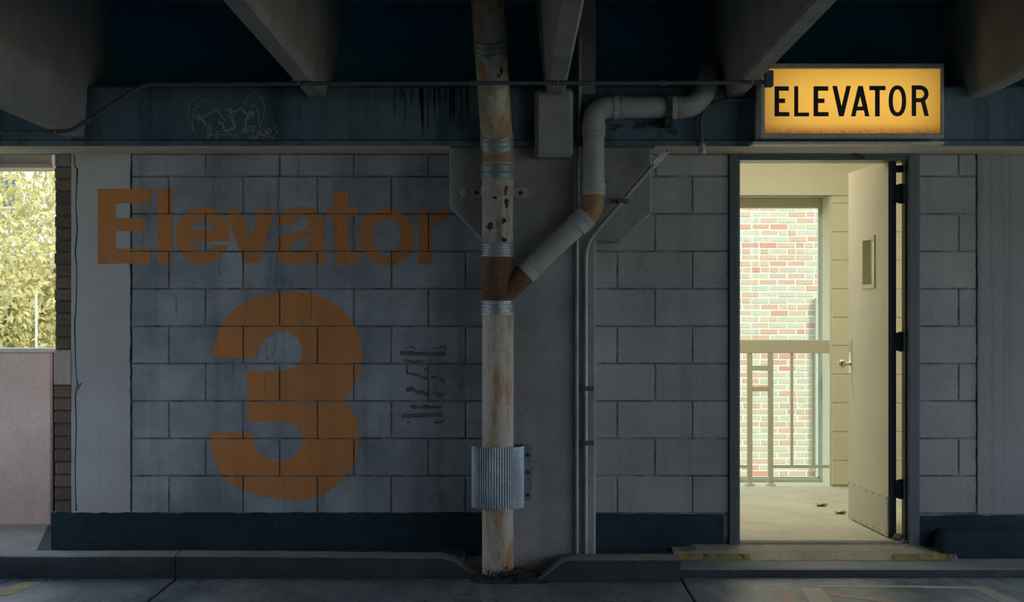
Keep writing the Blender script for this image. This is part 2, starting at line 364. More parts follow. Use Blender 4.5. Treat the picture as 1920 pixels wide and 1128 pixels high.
def floor_paint(name, pts, m):
    q = [G(x, y, LANE+0.0012) for x, y in pts]
    cx = sum(p.x for p in q)/len(q)
    parent = [s for a, b_, s in slabs if a <= cx <= b_][0]
    return obj(name, (q, [tuple(range(len(q)))]), m, parent)
floor_paint('paint_stripe', [(44, 1090), (82, 1090), (34, 1110), (0, 1117), (-30, 1118)], M_yel)
floor_paint('paint_stripe', [(1458, 1108), (1468, 1104), (1480, 1108), (1505, 1140), (1478, 1140)], M_red)
floor_paint('paint_stripe', [(1500, 1100), (1540, 1101), (1570, 1140), (1525, 1140)], M_pale)
floor_paint('paint_stripe', [(1553, 1110), (1615, 1117), (1740, 1134), (1700, 1134), (1560, 1116)], M_red)
floor_paint('paint_stripe', [(1508, 1097), (1690, 1097), (1855, 1099), (1857, 1105), (1715, 1101), (1540, 1100)], M_pale)
floor_paint('paint_stripe', [(1830, 1105), (1860, 1105), (1930, 1134), (1885, 1134)], M_pale)

# walkway between wall and curb
walk = obj('floor_walkway', join(box(GX0-.3, PX(870, -.3), -0.31, 1.35, -0.25, 0.0), box(PX(870, -.3), PX(1030, -.3), -0.31, 1.2, -0.25, -0.03),
           box(PX(1030, -.3), PX(1262, -.3), -0.31, .25, -0.25, 0.0), box(PX(1262, -.3), GX1+.3, -0.20, .25, -0.25, -0.028)), M_walk)
tag(walk, 'grey concrete walkway running along the block wall', 'walkway', kind='structure')

# dark patches on the walkway below the lettered wall
q = [G(90, 984, .0015), G(66, 1036, .0015)]
obj('dark_patch', ([q[0], q[1], (q[1].x, -.29, .0015), (PX(868, -.3), -.29, .0015), (PX(868, -.3), .05, .0015), (PX(140), .9, .0015)], [(0, 1, 2, 3, 4, 5)]), M_base, walk)
obj('dark_patch', ([(PX(1035, -.3), -.30, .0015), (PX(1255, -.3), -.30, .0015), (PX(1262), .0, .0015), (PX(1035), .0, .0015)], [(0, 1, 2, 3)]), M_base, walk)
# ceiling: slab with tee stems, falling slightly towards the wall
SL = 0.0124
def zs(z, y): return z - (y-YB)*SL
ZS = 2.96
ceil = obj('ceiling', prism_yz([(GY0-.3, zs(ZS, GY0)), (1.35, zs(ZS, 1.35)), (1.35, ZS+.35), (GY0-.3, ZS+.55)], GX0-.3, GX1+.3), M_slab_blue)
tag(ceil, 'dark concrete double tee ceiling over the parking lane', 'ceiling', kind='structure')
def stem(x0, x1, zb, yend=0.0):
    V = []
    for y in (GY0-.3, yend):
        t = zs(ZS+.02, y); b_ = zs(zb, y)
        V += [(x0-.05, y, t), (x0, y, b_+.012), (x0+.012, y, b_), (x1-.012, y, b_), (x1, y, b_+.012), (x1+.05, y, t)]
    Fc = [tuple(range(6)), tuple(range(11, 5, -1))] + [(i, (i+1) % 6, 6+(i+1) % 6, 6+i) for i in range(6)]
    return obj('tee_stem', (V, Fc), M_stem, ceil)
zb = PZ(182, YB)
for a, b_ in ((576, 612), (1023, 1058), (1360, 1395), (1815, 1852)): stem(PX(a, YB), PX(b_, YB), zb)
stem(PX(122, YB), PX(158, YB), PZ(258, YB), 0.9)
xr = PX(1815, YB)
for k in range(1, 6): stem(xr+1.24*k, xr+1.24*k+.1, zb)
xl = PX(122, YB)
for k in range(1, 4): stem(xl-1.24*k, xl-1.24*k+.1, zb, 0.9)

# ledger beam above the wall
bx0 = GX0; bx1 = GX1
zb0 = PZ(287, 0); zb1 = PZ(160, YB)
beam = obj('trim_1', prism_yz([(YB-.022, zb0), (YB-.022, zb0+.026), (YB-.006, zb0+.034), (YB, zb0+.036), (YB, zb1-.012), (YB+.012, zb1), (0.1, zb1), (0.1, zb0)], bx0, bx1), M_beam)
tag(beam, 'long stained concrete ledger beam above the block wall', 'beam', kind='structure')
obj('lit_soffit_strip', box(bx0, PX(846, -.2), YB-.015, -.002, zb0-.003, zb0+.01), M_soffit_lit, beam); obj('lit_soffit_strip', box(PX(1222, -.2), bx1, YB-.015, -.002, zb0-.003, zb0+.01), M_soffit_lit, beam)  # lighter strips laid under the beam as painted bounce light
upw = obj('wall_upper', box(PX(90, 0), GX1, 0.0, 0.2, zb0+.03, ZS+.05), M_slab_blue)
tag(upw, 'dark upper wall in the gap above the ledger beam', 'wall', kind='structure')

# chalk drawing on the beam
def gz(pts): return [(340+x/9.4, 160+y/9.4) for x, y in pts]
yg = YB-0.0012
gr = [([(255, 850), (190, 760), (135, 640), (115, 500), (135, 370), (190, 290), (250, 230), (315, 210), (350, 250), (410, 285), (475, 300), (500, 365), (540, 415)], 1.3),
      ([(205, 780), (195, 650), (205, 540), (230, 450), (265, 390)], 1.4), ([(265, 370), (310, 375), (350, 400)], 2.4),
      ([(225, 570), (265, 530), (330, 520), (230, 645), (375, 520), (270, 670), (350, 590)], 2.2),
      ([(350, 590), (480, 510), (615, 430), (700, 530), (765, 610), (735, 660), (610, 655), (700, 640)], 2.6), ([(370, 600), (440, 715)], 3),
      ([(460, 730), (530, 715), (500, 880), (465, 930), (475, 740)], 2.6), ([(500, 890), (600, 820), (700, 720), (650, 750), (540, 850)], 4),
      ([(700, 660), (745, 740), (785, 810), (860, 770), (950, 740), (905, 640), (900, 520)], 4.5), ([(900, 540), (960, 460), (860, 460), (900, 510)], 3.5),
      ([(895, 415), (785, 415), (835, 475)], 2.2), ([(805, 525), (850, 560), (890, 610)], 1.8), ([(940, 480), (1000, 430), (1045, 390), (1090, 450), (1140, 500)], 3),
      ([(1095, 365), (1135, 290), (1150, 220), (1230, 160), (1290, 110), (1350, 150), (1410, 230), (1455, 320), (1460, 460), (1440, 590), (1395, 710)], 1.3),
      ([(1205, 375), (1270, 340), (1320, 380), (1350, 460), (1365, 580), (1375, 700), (1390, 800)], 1.8),
      ([(1135, 460), (1190, 590), (1190, 440), (1235, 580), (1215, 440), (1275, 555), (1250, 420)], 2.4), ([(1160, 540), (1140, 620), (1120, 740), (1065, 830), (1160, 830), (1120, 760), (1125, 870)], 3),
      ([(600, 860), (800, 865), (1000, 865), (960, 840), (1010, 880), (950, 910)], 1.6), ([(600, 870), (630, 950)], 1.6),
      ([(1140, 770), (1220, 720), (1330, 710), (1240, 770), (1300, 800)], 1.8), ([(1150, 800), (1230, 790)], 1.8),
      ([(1250, 900), (1260, 810), (1320, 800), (1350, 880), (1250, 920), (1280, 950), (1350, 960), (1330, 860)], 1.7),
      ([(1350, 790), (1380, 870), (1400, 770), (1420, 880), (1480, 860), (1450, 740)], 1.7), ([(1490, 850), (1550, 750), (1580, 830), (1500, 830)], 1.7),
      ([(1620, 750), (1700, 830), (1630, 870)], 1.7), ([(1620, 690), (1720, 770)], 1.6), ([(1400, 960), (1500, 900), (1620, 900), (1690, 960), (1650, 980), (1600, 910)], 1.7),
      ([(1230, 880), (1220, 930), (1290, 940), (1400, 880), (1560, 850)], 1.5), ([(1500, 980), (1570, 940)], 1.5)]
for p_, w_ in gr: obj('chalk_stroke', ribbon(catmull(gz(p_), 3), w_, yg), M_chalk, beam)

rd = random.Random(21)
for i in range(26):
    x = rd.uniform(735, 880); y0 = 162+rd.uniform(0, 6); y1 = y0+rd.uniform(25, 95)
    obj('drip_stain', ribbon([(x+rd.uniform(-1, 1), y0+(y1-y0)*k/6) for k in range(7)], [rd.uniform(2, 5), 4, 3.4, 3, 2.4, 1.6, .6], YB-.001), M_drip, beam)
for i in range(9):
    x = rd.uniform(1148, 1265); y = rd.uniform(226, 258); a = rd.uniform(8, 22); b_ = rd.uniform(3, 8)
    bm_obj('drip_stain', fill_mesh([[(x+a*math.cos(t)*rd.uniform(.6, 1.1), y+b_*math.sin(t)*rd.uniform(.6, 1.1)) for t in [k*pi/10 for k in range(20)]]], YB-.001-i*.0001), M_drip, beam)
# ------------------------------------------------------------------ block walls
CY = [288.0] + [330.6+70.15*k for k in range(10)]        # course lines in the picture at the wall plane
GAP = 0.0075
meshcache = {}
def block_mesh(wd, ht, m):
    key = (round(wd, 3), round(ht, 3), m.name)
    if key in meshcache: return meshcache[key]
    a, b_ = wd/2, ht/2; c = 0.004
    V = [(-a, 0.03, -b_), (a, 0.03, -b_), (a, 0.03, b_), (-a, 0.03, b_), (-a, c, -b_), (a, c, -b_), (a, c, b_), (-a, c, b_), (-a+c, 0, -b_+c), (a-c, 0, -b_+c), (a-c, 0, b_-c), (-a+c, 0, b_-c)]
    Fc = [(3, 2, 1, 0), (8, 9, 10, 11)]
    for k in range(4):
        j = (k+1) % 4; Fc += [(k, j, 4+j, 4+k), (4+k, 4+j, 8+j, 8+k)]
    me = bpy.data.meshes.new('block'); me.from_pydata(V, [], Fc); me.update()
    bm = bmesh.new(); bm.from_mesh(me); bmesh.ops.recalc_face_normals(bm, faces=bm.faces); bm.to_mesh(me); bm.free()
    me.materials.append(m); meshcache[key] = me; return me
def put_block(x0, x1, z0, z1, Y, m, parent, gap=GAP, name='block'):
    o = bpy.data.objects.new(name, block_mesh(x1-x0-gap, z1-z0-gap, m)); C.objects.link(o)
    o.location = ((x0+x1)/2, Y + random.uniform(-.0006, .0006), (z0+z1)/2); par(o, parent); return o

left_odd = [246, 316.8, 456, 595, 734, 873.5, 960]
left_even = [246, 385.5, 524.3, 663.5, 803.5, 960]
wl = obj('wall_left', box(PX(133), PX(960), 0.0036, 0.2, -.1, zb0), M_mortar)
tag(wl, 'painted concrete block wall with orange lettering and numeral', 'wall', kind='structure')
def joints_left(k): return left_even if k % 2 == 0 else left_odd
for k in range(10):
    xs = joints_left(k)
    for a, b_ in zip(xs[:-1], xs[1:]): put_block(PX(a), PX(b_), PZ(CY[k+1]), PZ(CY[k]), 0, M_block, wl)
pan = obj('panel', bevbox(PX(133), PX(245.2), 0.0, 0.15, PZ(962), zb0, 0.003, 1), M_panel, wl)
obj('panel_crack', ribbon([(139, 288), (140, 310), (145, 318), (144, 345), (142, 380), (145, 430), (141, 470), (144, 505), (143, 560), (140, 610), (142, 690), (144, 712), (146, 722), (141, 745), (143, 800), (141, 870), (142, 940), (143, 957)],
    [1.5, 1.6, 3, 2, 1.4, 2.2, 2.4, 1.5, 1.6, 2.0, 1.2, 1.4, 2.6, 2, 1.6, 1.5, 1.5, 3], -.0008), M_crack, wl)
obj('panel_crack', ribbon([(141, 738), (146, 724), (155, 716)], [1, 8, 1], -.0009), mat('bare_patch', (0.2, 0.19, 0.18)), wl)
pts = []; ws = []
for i in range(60):
    y = 290+i*11.3; pts.append((245.6+random.uniform(-1.0, 1.0), y)); ws.append(random.choice([1.5, 2, 2.6, 3.6]))
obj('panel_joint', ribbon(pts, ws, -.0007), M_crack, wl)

rd = random.Random(5)
for x, y0, y1 in ((400, 334, 358), (523, 300, 395), (560, 300, 325), (520, 480, 535), (508, 478, 500), (412, 485, 520), (500, 640, 675), (514, 640, 668), (583, 540, 600), (330, 555, 590), (740, 475, 500), (498, 695, 735), (437, 683, 700)):
    n_ = 8; obj('hairline_crack', ribbon([(x+rd.uniform(-2.2, 2.2), y0+(y1-y0)*k/n_) for k in range(n_+1)], [rd.uniform(.5, 1.1) for k in range(n_+1)], -.0014), M_drip, wl)
wr = obj('wall_right', box(PX(1110), PX(1368), 0.0036, 0.2, -.1, zb0), M_mortar)
tag(wr, 'grey concrete block wall between the column and the door', 'wall', kind='structure')
for k in range(10):
    if k == 0: xs = [1110, 1229, 1367.5]
    else: xs = [1110, 1157, 1297.8, 1367.5] if k % 2 else [1110, 1227.5, 1367.5]
    for a, b_ in zip(xs[:-1], xs[1:]): put_block(PX(a), PX(b_), PZ(CY[k+1]), PZ(CY[k]), 0, M_blockr, wr)

we = obj('wall_end', box(PX(1722), GX1, 0.0036, 0.2, -.1, zb0), M_mortar)
tag(we, 'grey block and panel wall on the hinge side of the door', 'wall', kind='structure')
for k in range(10):
    xs = [1722, 1797, 1831] if k % 2 == 0 else [1722, 1831]
    for a, b_ in zip(xs[:-1], xs[1:]): put_block(PX(a), PX(b_), PZ(CY[k+1]), PZ(CY[k]), 0, M_blockr, we)
obj('panel', bevbox(PX(1832.5), GX1, 0.0, 0.15, PZ(964), zb0, 0.003, 1), M_panelr, we)
pts = []; ws = []
for i in range(52):
    y = 290+i*12.9; pts.append((1831.5+random.uniform(-1.3, 1.3), y)); ws.append(random.choice([1.2, 1.6, 2.4, 3.2]))
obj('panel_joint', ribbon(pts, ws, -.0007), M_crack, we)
dh = obj('trim_2', box(PX(1366), PX(1724), 0.006, 0.2, PZ(289), zb0+.01), M_blockr)
tag(dh, 'thin strip of wall over the steel door frame', 'lintel', kind='structure')

# dark painted base of the wall
def wavy_band(x0, x1, ytop, Y, name, parent_label):
    n = max(4, int((x1-x0)/14)); V = []; 
    for i in range(n+1):
        x = x0+(x1-x0)*i/n; z1 = PZ(ytop+random.uniform(-1.6, 1.6)); X = PX(x)
        V += [(X, Y, -.1), (X, Y, z1), (X, .08, z1), (X, .08, -.1)]
    Fc = [(0, 1, 2, 3), tuple(4*n+q for q in (3, 2, 1, 0))]
    for i in range(n):
        for q in range(4): Fc.append((4*i+q, 4*i+(q+1) % 4, 4*i+4+(q+1) % 4, 4*i+4+q))
    o = obj(name, (V, Fc), M_base); tag(o, parent_label, 'baseboard', kind='structure'); return o
wavy_band(96, 958, 961, -0.004, 'baseboard_left', 'dark painted base below the lettered block wall')
wavy_band(1112, 1357, 963, -0.004, 'baseboard_right', 'dark painted base between column and door')
wavy_band(1722, 2300, 966, -0.004, 'baseboard_end', 'dark painted base on the hinge side of the door')
lc = obj('baseboard_plinth', bevbox(PX(1748), PX(2300), -0.13, 0.0, -0.06, PZ(992, -.1), 0.05, 4), M_base, smooth=True)
tag(lc, 'low rounded dark concrete plinth right of the door', 'plinth', kind='structure')

# ------------------------------------------------------------------ painted lettering
def paint(name, contours, label=None):
    bm = fill_mesh(contours, -0.0013)
    bmesh.ops.triangulate(bm, faces=bm.faces)
    def cut(geom, co_, no_): bmesh.ops.bisect_plane(bm, geom=geom, plane_co=co_, plane_no=no_, dist=1e-6)
    zl = [PZ(y) for y in CY]
    g_ = GAP/2
    for z in zl:
        for s in (-g_, g_): cut(bm.verts[:]+bm.edges[:]+bm.faces[:], (0, 0, z+s), (0, 0, 1))
    xp = PX(246)
    for s in (-g_, g_): cut(bm.verts[:]+bm.edges[:]+bm.faces[:], (xp+s, 0, 0), (1, 0, 0))
    for k in range(10):
        for x in joints_left(k)[1:-1]:
            X = PX(x)
            for s in (-g_, g_):
                fs = [f for f in bm.faces if zl[k+1] < f.calc_center_median().z < zl[k]]
                if not fs: continue
                gs = list({v for f in fs for v in f.verts}) + list({e for f in fs for e in f.edges}) + fs
                cut(gs, (X+s, 0, 0), (1, 0, 0))
    dead = []
    for f in bm.faces:
        c = f.calc_center_median()
        if c.x > xp and any(abs(c.z-z) < g_ for z in zl): dead.append(f); continue
        if c.x > xp:
            for k in range(10):
                if zl[k+1] < c.z < zl[k] and any(abs(c.x-PX(x)) < g_ for x in joints_left(k)[1:-1]): dead.append(f); break
    bmesh.ops.delete(bm, geom=dead, context='FACES')
    o = bm_obj(name, bm, M_orange, wl)
    if label: o['label'] = label
    return o
E_ = [(183, 353.5), (282.5, 353.5), (282.5, 381), (216.5, 381), (216.5, 408.5), (274, 408.5), (274, 433), (216.5, 433), (216.5, 466), (282.5, 466), (282.5, 493), (183.5, 495)]
l_ = [(295, 353.5), (324, 353.5), (324, 493), (295, 493)]
e_ = ell(379.7, 441.5, 50.2, 53.7, -11, 340, 40)[:]
e_ = [(430, 452)] + ell(379.7, 441.5, 50.2, 53.7, -8, 340, 44) + [(400.5, 459.8), (396, 467), (388, 470.5), (378, 470), (369, 465), (363, 457), (361, 452)]
eh_ = ell(380, 430, 20.6, 18.5, 0, 180, 14)
v_ = [(421.5, 393), (451.6, 393), (470, 450), (486, 393), (516.5, 393), (485.5, 492.5), (457, 492.5)]
a_ = catmull([(518.5, 421), (523, 405), (535, 393), (560, 387), (585, 390), (601, 399), (607.5, 416)], 4) + [(608, 478), (610, 490), (613, 495.5), (583, 495.5), (580, 487)] + \
     catmull([(580, 487), (570, 494), (550, 497), (530, 493), (519, 482), (515.5, 467), (520, 451), (532, 442), (555, 434.5), (574, 429.5), (579.5, 422), (579, 414), (574, 408), (563, 406), (553, 410), (549, 421)], 3)[1:]
ah_ = catmull([(577.5, 447), (575, 461), (566, 470.5), (553, 472.5), (544.5, 467), (545, 457), (555, 451)], 4, True)
t_ = [(627, 359), (653.5, 356.5), (653.5, 389), (671, 389), (671, 408), (653.5, 408), (653.5, 463), (655, 470), (660, 473), (674, 473), (674, 491), (662, 495), (648, 496), (637, 493), (630, 487), (627, 475), (627, 408), (613, 408), (613, 389), (627, 389)]
r_ = [(784.5, 392), (808, 392), (809, 405), (818, 395), (828, 391.5), (840, 391), (840, 414.5), (826, 415), (815, 421), (810, 434), (810, 495.5), (784.5, 495.5)]
paint('painted_letter', [E_], 'orange painted letter E'); paint('painted_letter', [l_], 'orange painted letter l')
paint('painted_letter', [e_, eh_], 'orange painted letter e'); paint('painted_letter', [v_], 'orange painted letter v')
paint('painted_letter', [a_, ah_], 'orange painted letter a'); paint('painted_letter', [t_], 'orange painted letter t')
paint('painted_letter', [ell(725, 443, 52, 54.3, 0, 352, 44), ell(725.6, 444.5, 25.5, 35.8, 0, 350, 36)], 'orange painted letter o'); paint('painted_letter', [r_], 'orange painted letter r')
three = catmull([(397.7, 668.5), (399.5, 653.5), (415.5, 609), (438.5, 580.8), (465, 563), (493.5, 552), (531, 548.5), (571.5, 549), (601.6, 556), (631.8, 572), (660, 602), (674.3, 632), (679.6, 660.6), (678, 682), (670.8, 708.4), (656.6, 735), (646, 747)], 4) + \
        catmull([(646, 747), (654.6, 758.6), (664.8, 777), (671.3, 797.7), (672.6, 822), (670.4, 848), (661, 877.8), (640.6, 900), (612.7, 920.6), (590, 931), (558.7, 937), (510, 932.7), (469.4, 923), (434, 905.7), (413.5, 883), (398.6, 853.6), (392.7, 822), (392, 809)], 4)[1:] + \
        catmull([(476, 810.7), (476.8, 829), (486, 850), (501, 860), (521.5, 864.3), (540, 862), (557, 851.7), (566, 835), (565, 816), (558.7, 801.4), (543.8, 793), (523, 790)], 4) + [(463.8, 790), (463, 695)] + \
        catmull([(527, 696), (546.7, 690.7), (559, 682), (566, 667.7), (567, 653.5), (562.6, 639), (550, 627), (530.7, 621.5), (507.7, 627), (490, 643), (482.8, 659), (481, 670)], 4)
paint('painted_numeral', [three], 'large orange painted numeral 3')

def sm(pts): return [(730+x/6.638, 630+y/6.638) for x, y in pts]
ys = -0.0016
for poly in ([(140, 180), (300, 178), (320, 195), (700, 192), (710, 250), (130, 235)], [(155, 965), (660, 948), (660, 995), (150, 1022)]):
    bm_obj('smudge', fill_mesh([sm(poly)], ys), M_smudge, wl)
sq = [([(185, 155), (230, 140), (290, 130), (330, 165)], [2, 3, 5, 2]), ([(555, 155), (610, 140), (690, 130), (705, 180)], [2, 4, 6, 3]),
      ([(185, 315), (215, 295), (250, 310), (320, 322), (400, 305), (440, 315)], [3, 7, 4, 3, 4, 1]), ([(490, 295), (545, 305)], [2, 3]),
      ([(215, 355), (225, 400), (220, 460), (260, 465), (300, 470), (330, 480), (370, 485), (400, 510), (440, 515), (490, 525)], [2, 2, 5, 3, 5, 3, 7, 5, 6, 3]),
      ([(520, 500), (545, 505), (590, 518), (630, 525), (665, 555), (668, 595)], [3, 6, 3, 6, 5, 3]), ([(440, 395), (455, 425)], [5, 5]),
      ([(205, 680), (240, 660), (280, 650), (330, 690), (400, 695), (450, 715), (500, 725)], [4, 11, 9, 6, 9, 6, 5]), ([(525, 720), (570, 700), (630, 735), (670, 725)], [2, 5, 11, 5]),
      ([(250, 880), (310, 875), (365, 885), (400, 880), (450, 875), (520, 880), (580, 880), (645, 875)], [4, 10, 3, 7, 9, 5, 7, 5]), ([(220, 1065), (260, 1070)], [2, 3]), ([(555, 1075), (590, 1065), (640, 1070), (690, 1030)], [3, 5, 3, 1])]
for p_, w_ in sq: obj('smudge', ribbon(sm(p_), w_, ys-.0001), M_smudge, wl)

# ------------------------------------------------------------------ left opening: brick pier, parapet, spandrel
pr = obj('wall_pier', box(PX(104.5), PX(132.5), 0.008, 0.24, -.05, zb0), mat('pier_mortar', (0.05, 0.05, 0.05), (0.11, 0.10, 0.09), 8))
tag(pr, 'narrow brown brick pier at the open end of the block wall', 'pier', kind='structure')
def brick_run(y0, y1):
    n = round((y1-y0)/23.2); h_ = (y1-y0)/n
    for i in range(n):
        a = y0+i*h_; j = random.uniform(-.004, .004)
        o = obj('brick', bevbox(PX(103)+j, PX(133.3), random.uniform(-.004, .002), 0.2, PZ(a+h_)+.004, PZ(a)-.004, 0.004, 1), M_pier, pr)
brick_run(313, 655); brick_run(722, 962)
obj('concrete_block', bevbox(PX(101.5), PX(133), -0.006, 0.2, PZ(721), PZ(656), 0.004, 1), M_pink, pr)
obj('concrete_block', bevbox(PX(103), PX(132), -0.002, 0.2, PZ(312), zb0, 0.004, 1), M_conc, pr)

YP = 1.11
pp = obj('wall_parapet', join(bevbox(GX0, PX(95, YP), YP, YP+.18, -.05, PZ(661, YP), 0.008, 2)), M_pink)
tag(pp, 'pinkish concrete parapet below the left opening', 'parapet', kind='structure')
obj('coping', bevbox(GX0, PX(99, YP), YP-.01, YP+.2, PZ(661, YP), PZ(655.5, YP)+.01, 0.005, 1), mat('pale_coping', (0.66, 0.64, 0.54), (0.58, 0.57, 0.50)), pp)
sp_ = obj('wall_spandrel', join(box(GX0, PX(97, YP), YP, YP+.26, PZ(311, YP), ZS+.1), box(GX0, PX(100, YP), YP-.02, YP+.28, PZ(311, YP)-.012, PZ(311, YP)+.012)), M_pink)
tag(sp_, 'concrete spandrel across the top of the left opening', 'spandrel', kind='structure')
obj('shade_gap_strip', box(PX(93, YP+.06), PX(103, .2), YP+.05, YP+.12, -.05, PZ(658, YP)), M_base, pp)  # dark strip added to stand for the shadow gap beside the pier
lobside = obj('wall_side', box(PX(104), PX(104)+.2, 0.2, 3.4, -.5, ZS+.1), M_pink)
tag(lobside, 'concrete side wall of the stair tower behind the brick pier', 'wall', kind='structure')
# unseen garage sides: parapets kept low for light, full walls added to block it
for nm, bb, lb in (('wall_parapet_left', box(GX0-.3, GX0, -2.4, 1.2, -.3, .6), 'concrete parapet on the open left side of the garage'),
                   ('wall_blocker_left', box(GX0-.3, GX0, GY0, -2.4, -.3, ZS+.3), 'solid unseen wall added to block light from the left'),
                   ('wall_parapet_right', box(GX1, GX1+.3, GY0, 0.2, -.3, .3), 'low concrete upstand on the open right side of the garage'),
                   ('wall_blocker_rear', box(GX0-.3, GX1+.3, GY0-.3, GY0, -.3, ZS+.3), 'plain unseen wall added to block light from behind')):
    tag(obj(nm, bb, M_conc), lb, 'parapet', kind='structure')

# ------------------------------------------------------------------ column with corbel
cl_ = PX(945, YC); cr_ = PX(1117, YC)
zc = zb0 + .005
hl, hr = PX(843, YC), PX(1222, YC)
poly = [(cl_, -.1), (cr_, -.1), (cr_, PZ(452, YC)), (PX(1165, YC), PZ(452, YC)), (hr, PZ(400, YC)), (hr, zc), (hl, zc), (hl, PZ(386, YC)), (PX(905, YC), PZ(452, YC)), (cl_, PZ(468, YC))]
me_v, me_f = prism_xz(poly, YC, 0.08)
col_ = obj('wall_column', (me_v, me_f), M_colm)
md = col_.modifiers.new('bevel', 'BEVEL'); md.width = 0.009; md.segments = 1; md.limit_method = 'ANGLE'; md.angle_limit = math.radians(20)
tag(col_, 'concrete column with flared corbel head behind the drain pipes', 'column', kind='structure')
hb = obj('bearing_block', bevbox(PX(1003, -.5), PX(1075, -.5), -0.50, 0.0, PZ(294, -.5), PZ(165, -.5), 0.02, 1), M_colm, col_)
obj('bearing_strip', box(PX(1090, -.44), PX(1117, -.44), -0.44, -.2, PZ(176, -.44), ZS-.02), M_stem, col_)
# ------------------------------------------------------------------ curbs
def curb(name, x0, x1, y0, y1, ztop, label, ramp0=0.0, ramp1=0.0, sag=0.0):
    n = 24; V = []; prof = []
    for i in range(n+1):
        t = i/n; x = x0+(x1-x0)*t
        f = 1.0
        if ramp0 and x-x0 < ramp0: f = max(0.12, (x-x0)/ramp0)
        if ramp1 and x1-x < ramp1: f = max(0.12, (x1-x)/ramp1)
        zt = LANE + (ztop-LANE)*f + random.uniform(-.0015, .0015) - sag*t
        r = min(.02, (zt-LANE)*.4)
        pr_ = [(y0, LANE-.06), (y0-.006, LANE+.005), (y0, zt-r), (y0+r*.35, zt-r*.3), (y0+r, zt), (y1-.01, zt+.004), (y1, zt-.004), (y1, LANE-.06)]
        V += [(x, y, z) for y, z in pr_]
    q = 8; Fc = [tuple(range(q)), tuple(range(n*q+q-1, n*q-1, -1))]
    for i in range(n):
        for k in range(q): Fc.append((i*q+k, i*q+(k+1) % q, (i+1)*q+(k+1) % q, (i+1)*q+k))
    o = obj(name, (V, Fc), M_curb, smooth=True); tag(o, label, 'curb', kind='structure')
    o.data.materials.append(M_darkface)
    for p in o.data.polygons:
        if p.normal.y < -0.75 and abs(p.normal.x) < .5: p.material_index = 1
    return o
curb('trim_3', GX0, PX(327, -.46), -.46, -.28, 0.033, 'straight concrete curb in front of the pink parapet')
curb('trim_4', PX(329.5, -.46), PX(900, -.46), -.46, -.28, 0.035, 'concrete curb under the lettered wall with ramped end', ramp1=0.15, sag=0.014)
curb('trim_5', PX(1008, -.58), PX(1276, -.58), -.58, -.40, 0.032, 'short concrete curb block in front of the column', ramp0=0.14)
# low step right of the curb block
lo = obj('trim_6', prism_yz([(-.43, LANE-.06), (-.432, LANE+.01), (-.425, -.046), (-.41, -.038), (-.35, -.036), (-.19, -.03), (-.19, LANE-.06)], PX(1270, -.43), GX1), M_walk)
lo.data.materials.append(M_darkface)
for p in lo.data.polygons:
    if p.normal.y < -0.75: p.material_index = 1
tag(lo, 'low wet concrete gutter edge in front of the door', 'curb', kind='structure')
# threshold apron, sloping
V = []; n = 24
for i in range(n+1):
    x = 1262+(1790-1262)*i/n
    wv = random.uniform(-.004, .004); e = 1.0 if 1300 < x < 1730 else 0.45
    V += [(PX(x, -.1), .05, .034), (PX(x, -.1), -.01, .03*e), (PX(x, -.1), -.10+wv, .012*e), (PX(x, -.1), -.20*(.75+.25*e)+wv, -.027), (PX(x, -.1), -.20, -.08), (PX(x, -.1), .05, -.08)]
Fc = [tuple(range(6)), tuple(range(n*6+5, n*6-1, -1))]
for i in range(n):
    for k in range(6): Fc.append((i*6+k, i*6+(k+1) % 6, (i+1)*6+(k+1) % 6, (i+1)*6+k))
ap = obj('floor_apron', (V, Fc), M_apron); tag(ap, 'worn sloping concrete apron at the door threshold', 'threshold', kind='structure')
for xa, xb in ((1272, 1405), (1668, 1786)):
    q = [v for i in range(13) for v in ((PX(xa+(xb-xa)*i/12, -.15), -.165+random.uniform(-.012, .012)-.02*abs(i-6)/6, .004), (PX(xa+(xb-xa)*i/12, -.15), -.207, -.024))]
    obj('yellow_edge', (q, [(i, i+1, i+3, i+2) for i in range(0, len(q)-2, 2)]), M_yel, ap)

# ------------------------------------------------------------------ drain stack
YS = -0.462; RS = 0.0815
st = thing('drain_stack', P(933, 1075, YS), 'thick rusty vertical drain pipe with banded couplings on the column', 'pipe')
def seg(name, y0, y1, m, r=RS): return obj(name, lathe(P(933.5, y0, YS), P(933.5, y1, YS), [(0, r), (0.5, r+.0004), (1, r)]), m, st, smooth=True)
seg('pipe_section', 1078, 588, M_stack); seg('pipe_section', 458, 290, M_stackp)
wy = seg('wye_fitting', 564, 482, M_rust, RS+.003)
def band(y0, y1, m, n, r=RS, d=.003): return obj('coupling', ringed(P(933.5, y1, YS), P(933.5, y0, YS), r, n, d), m, st, smooth=True)
band(455, 484, M_coup, 3); band(562, 591, M_coups, 4); band(308, 336, M_coup, 2)
pb = P(933.5, 290, YS)
up1 = Vector((PX(924, -.66), -.66, PZ(150, -.66))); dirn = (up1-pb).normalized()
bend0 = pb + Vector((0, 0, -.04))
obj('bend', tube(arc_bend(bend0, pb+Vector((0, 0, .005)), pb+dirn*.06, 6), RS+.001, 28), M_rusto, st, smooth=True)
obj('pipe_section', lathe(pb+dirn*.05, pb+dirn*1.02, [(0, RS), (1, RS)]), M_stack, st, smooth=True)
obj('coupling', ringed(pb+dirn*.035, pb+dirn*.125, RS, 3, .003), M_coup, st, smooth=True)
obj('coupling', ringed(pb+dirn*.555, pb+dirn*.64, RS, 3, .003), M_coup, st, smooth=True)
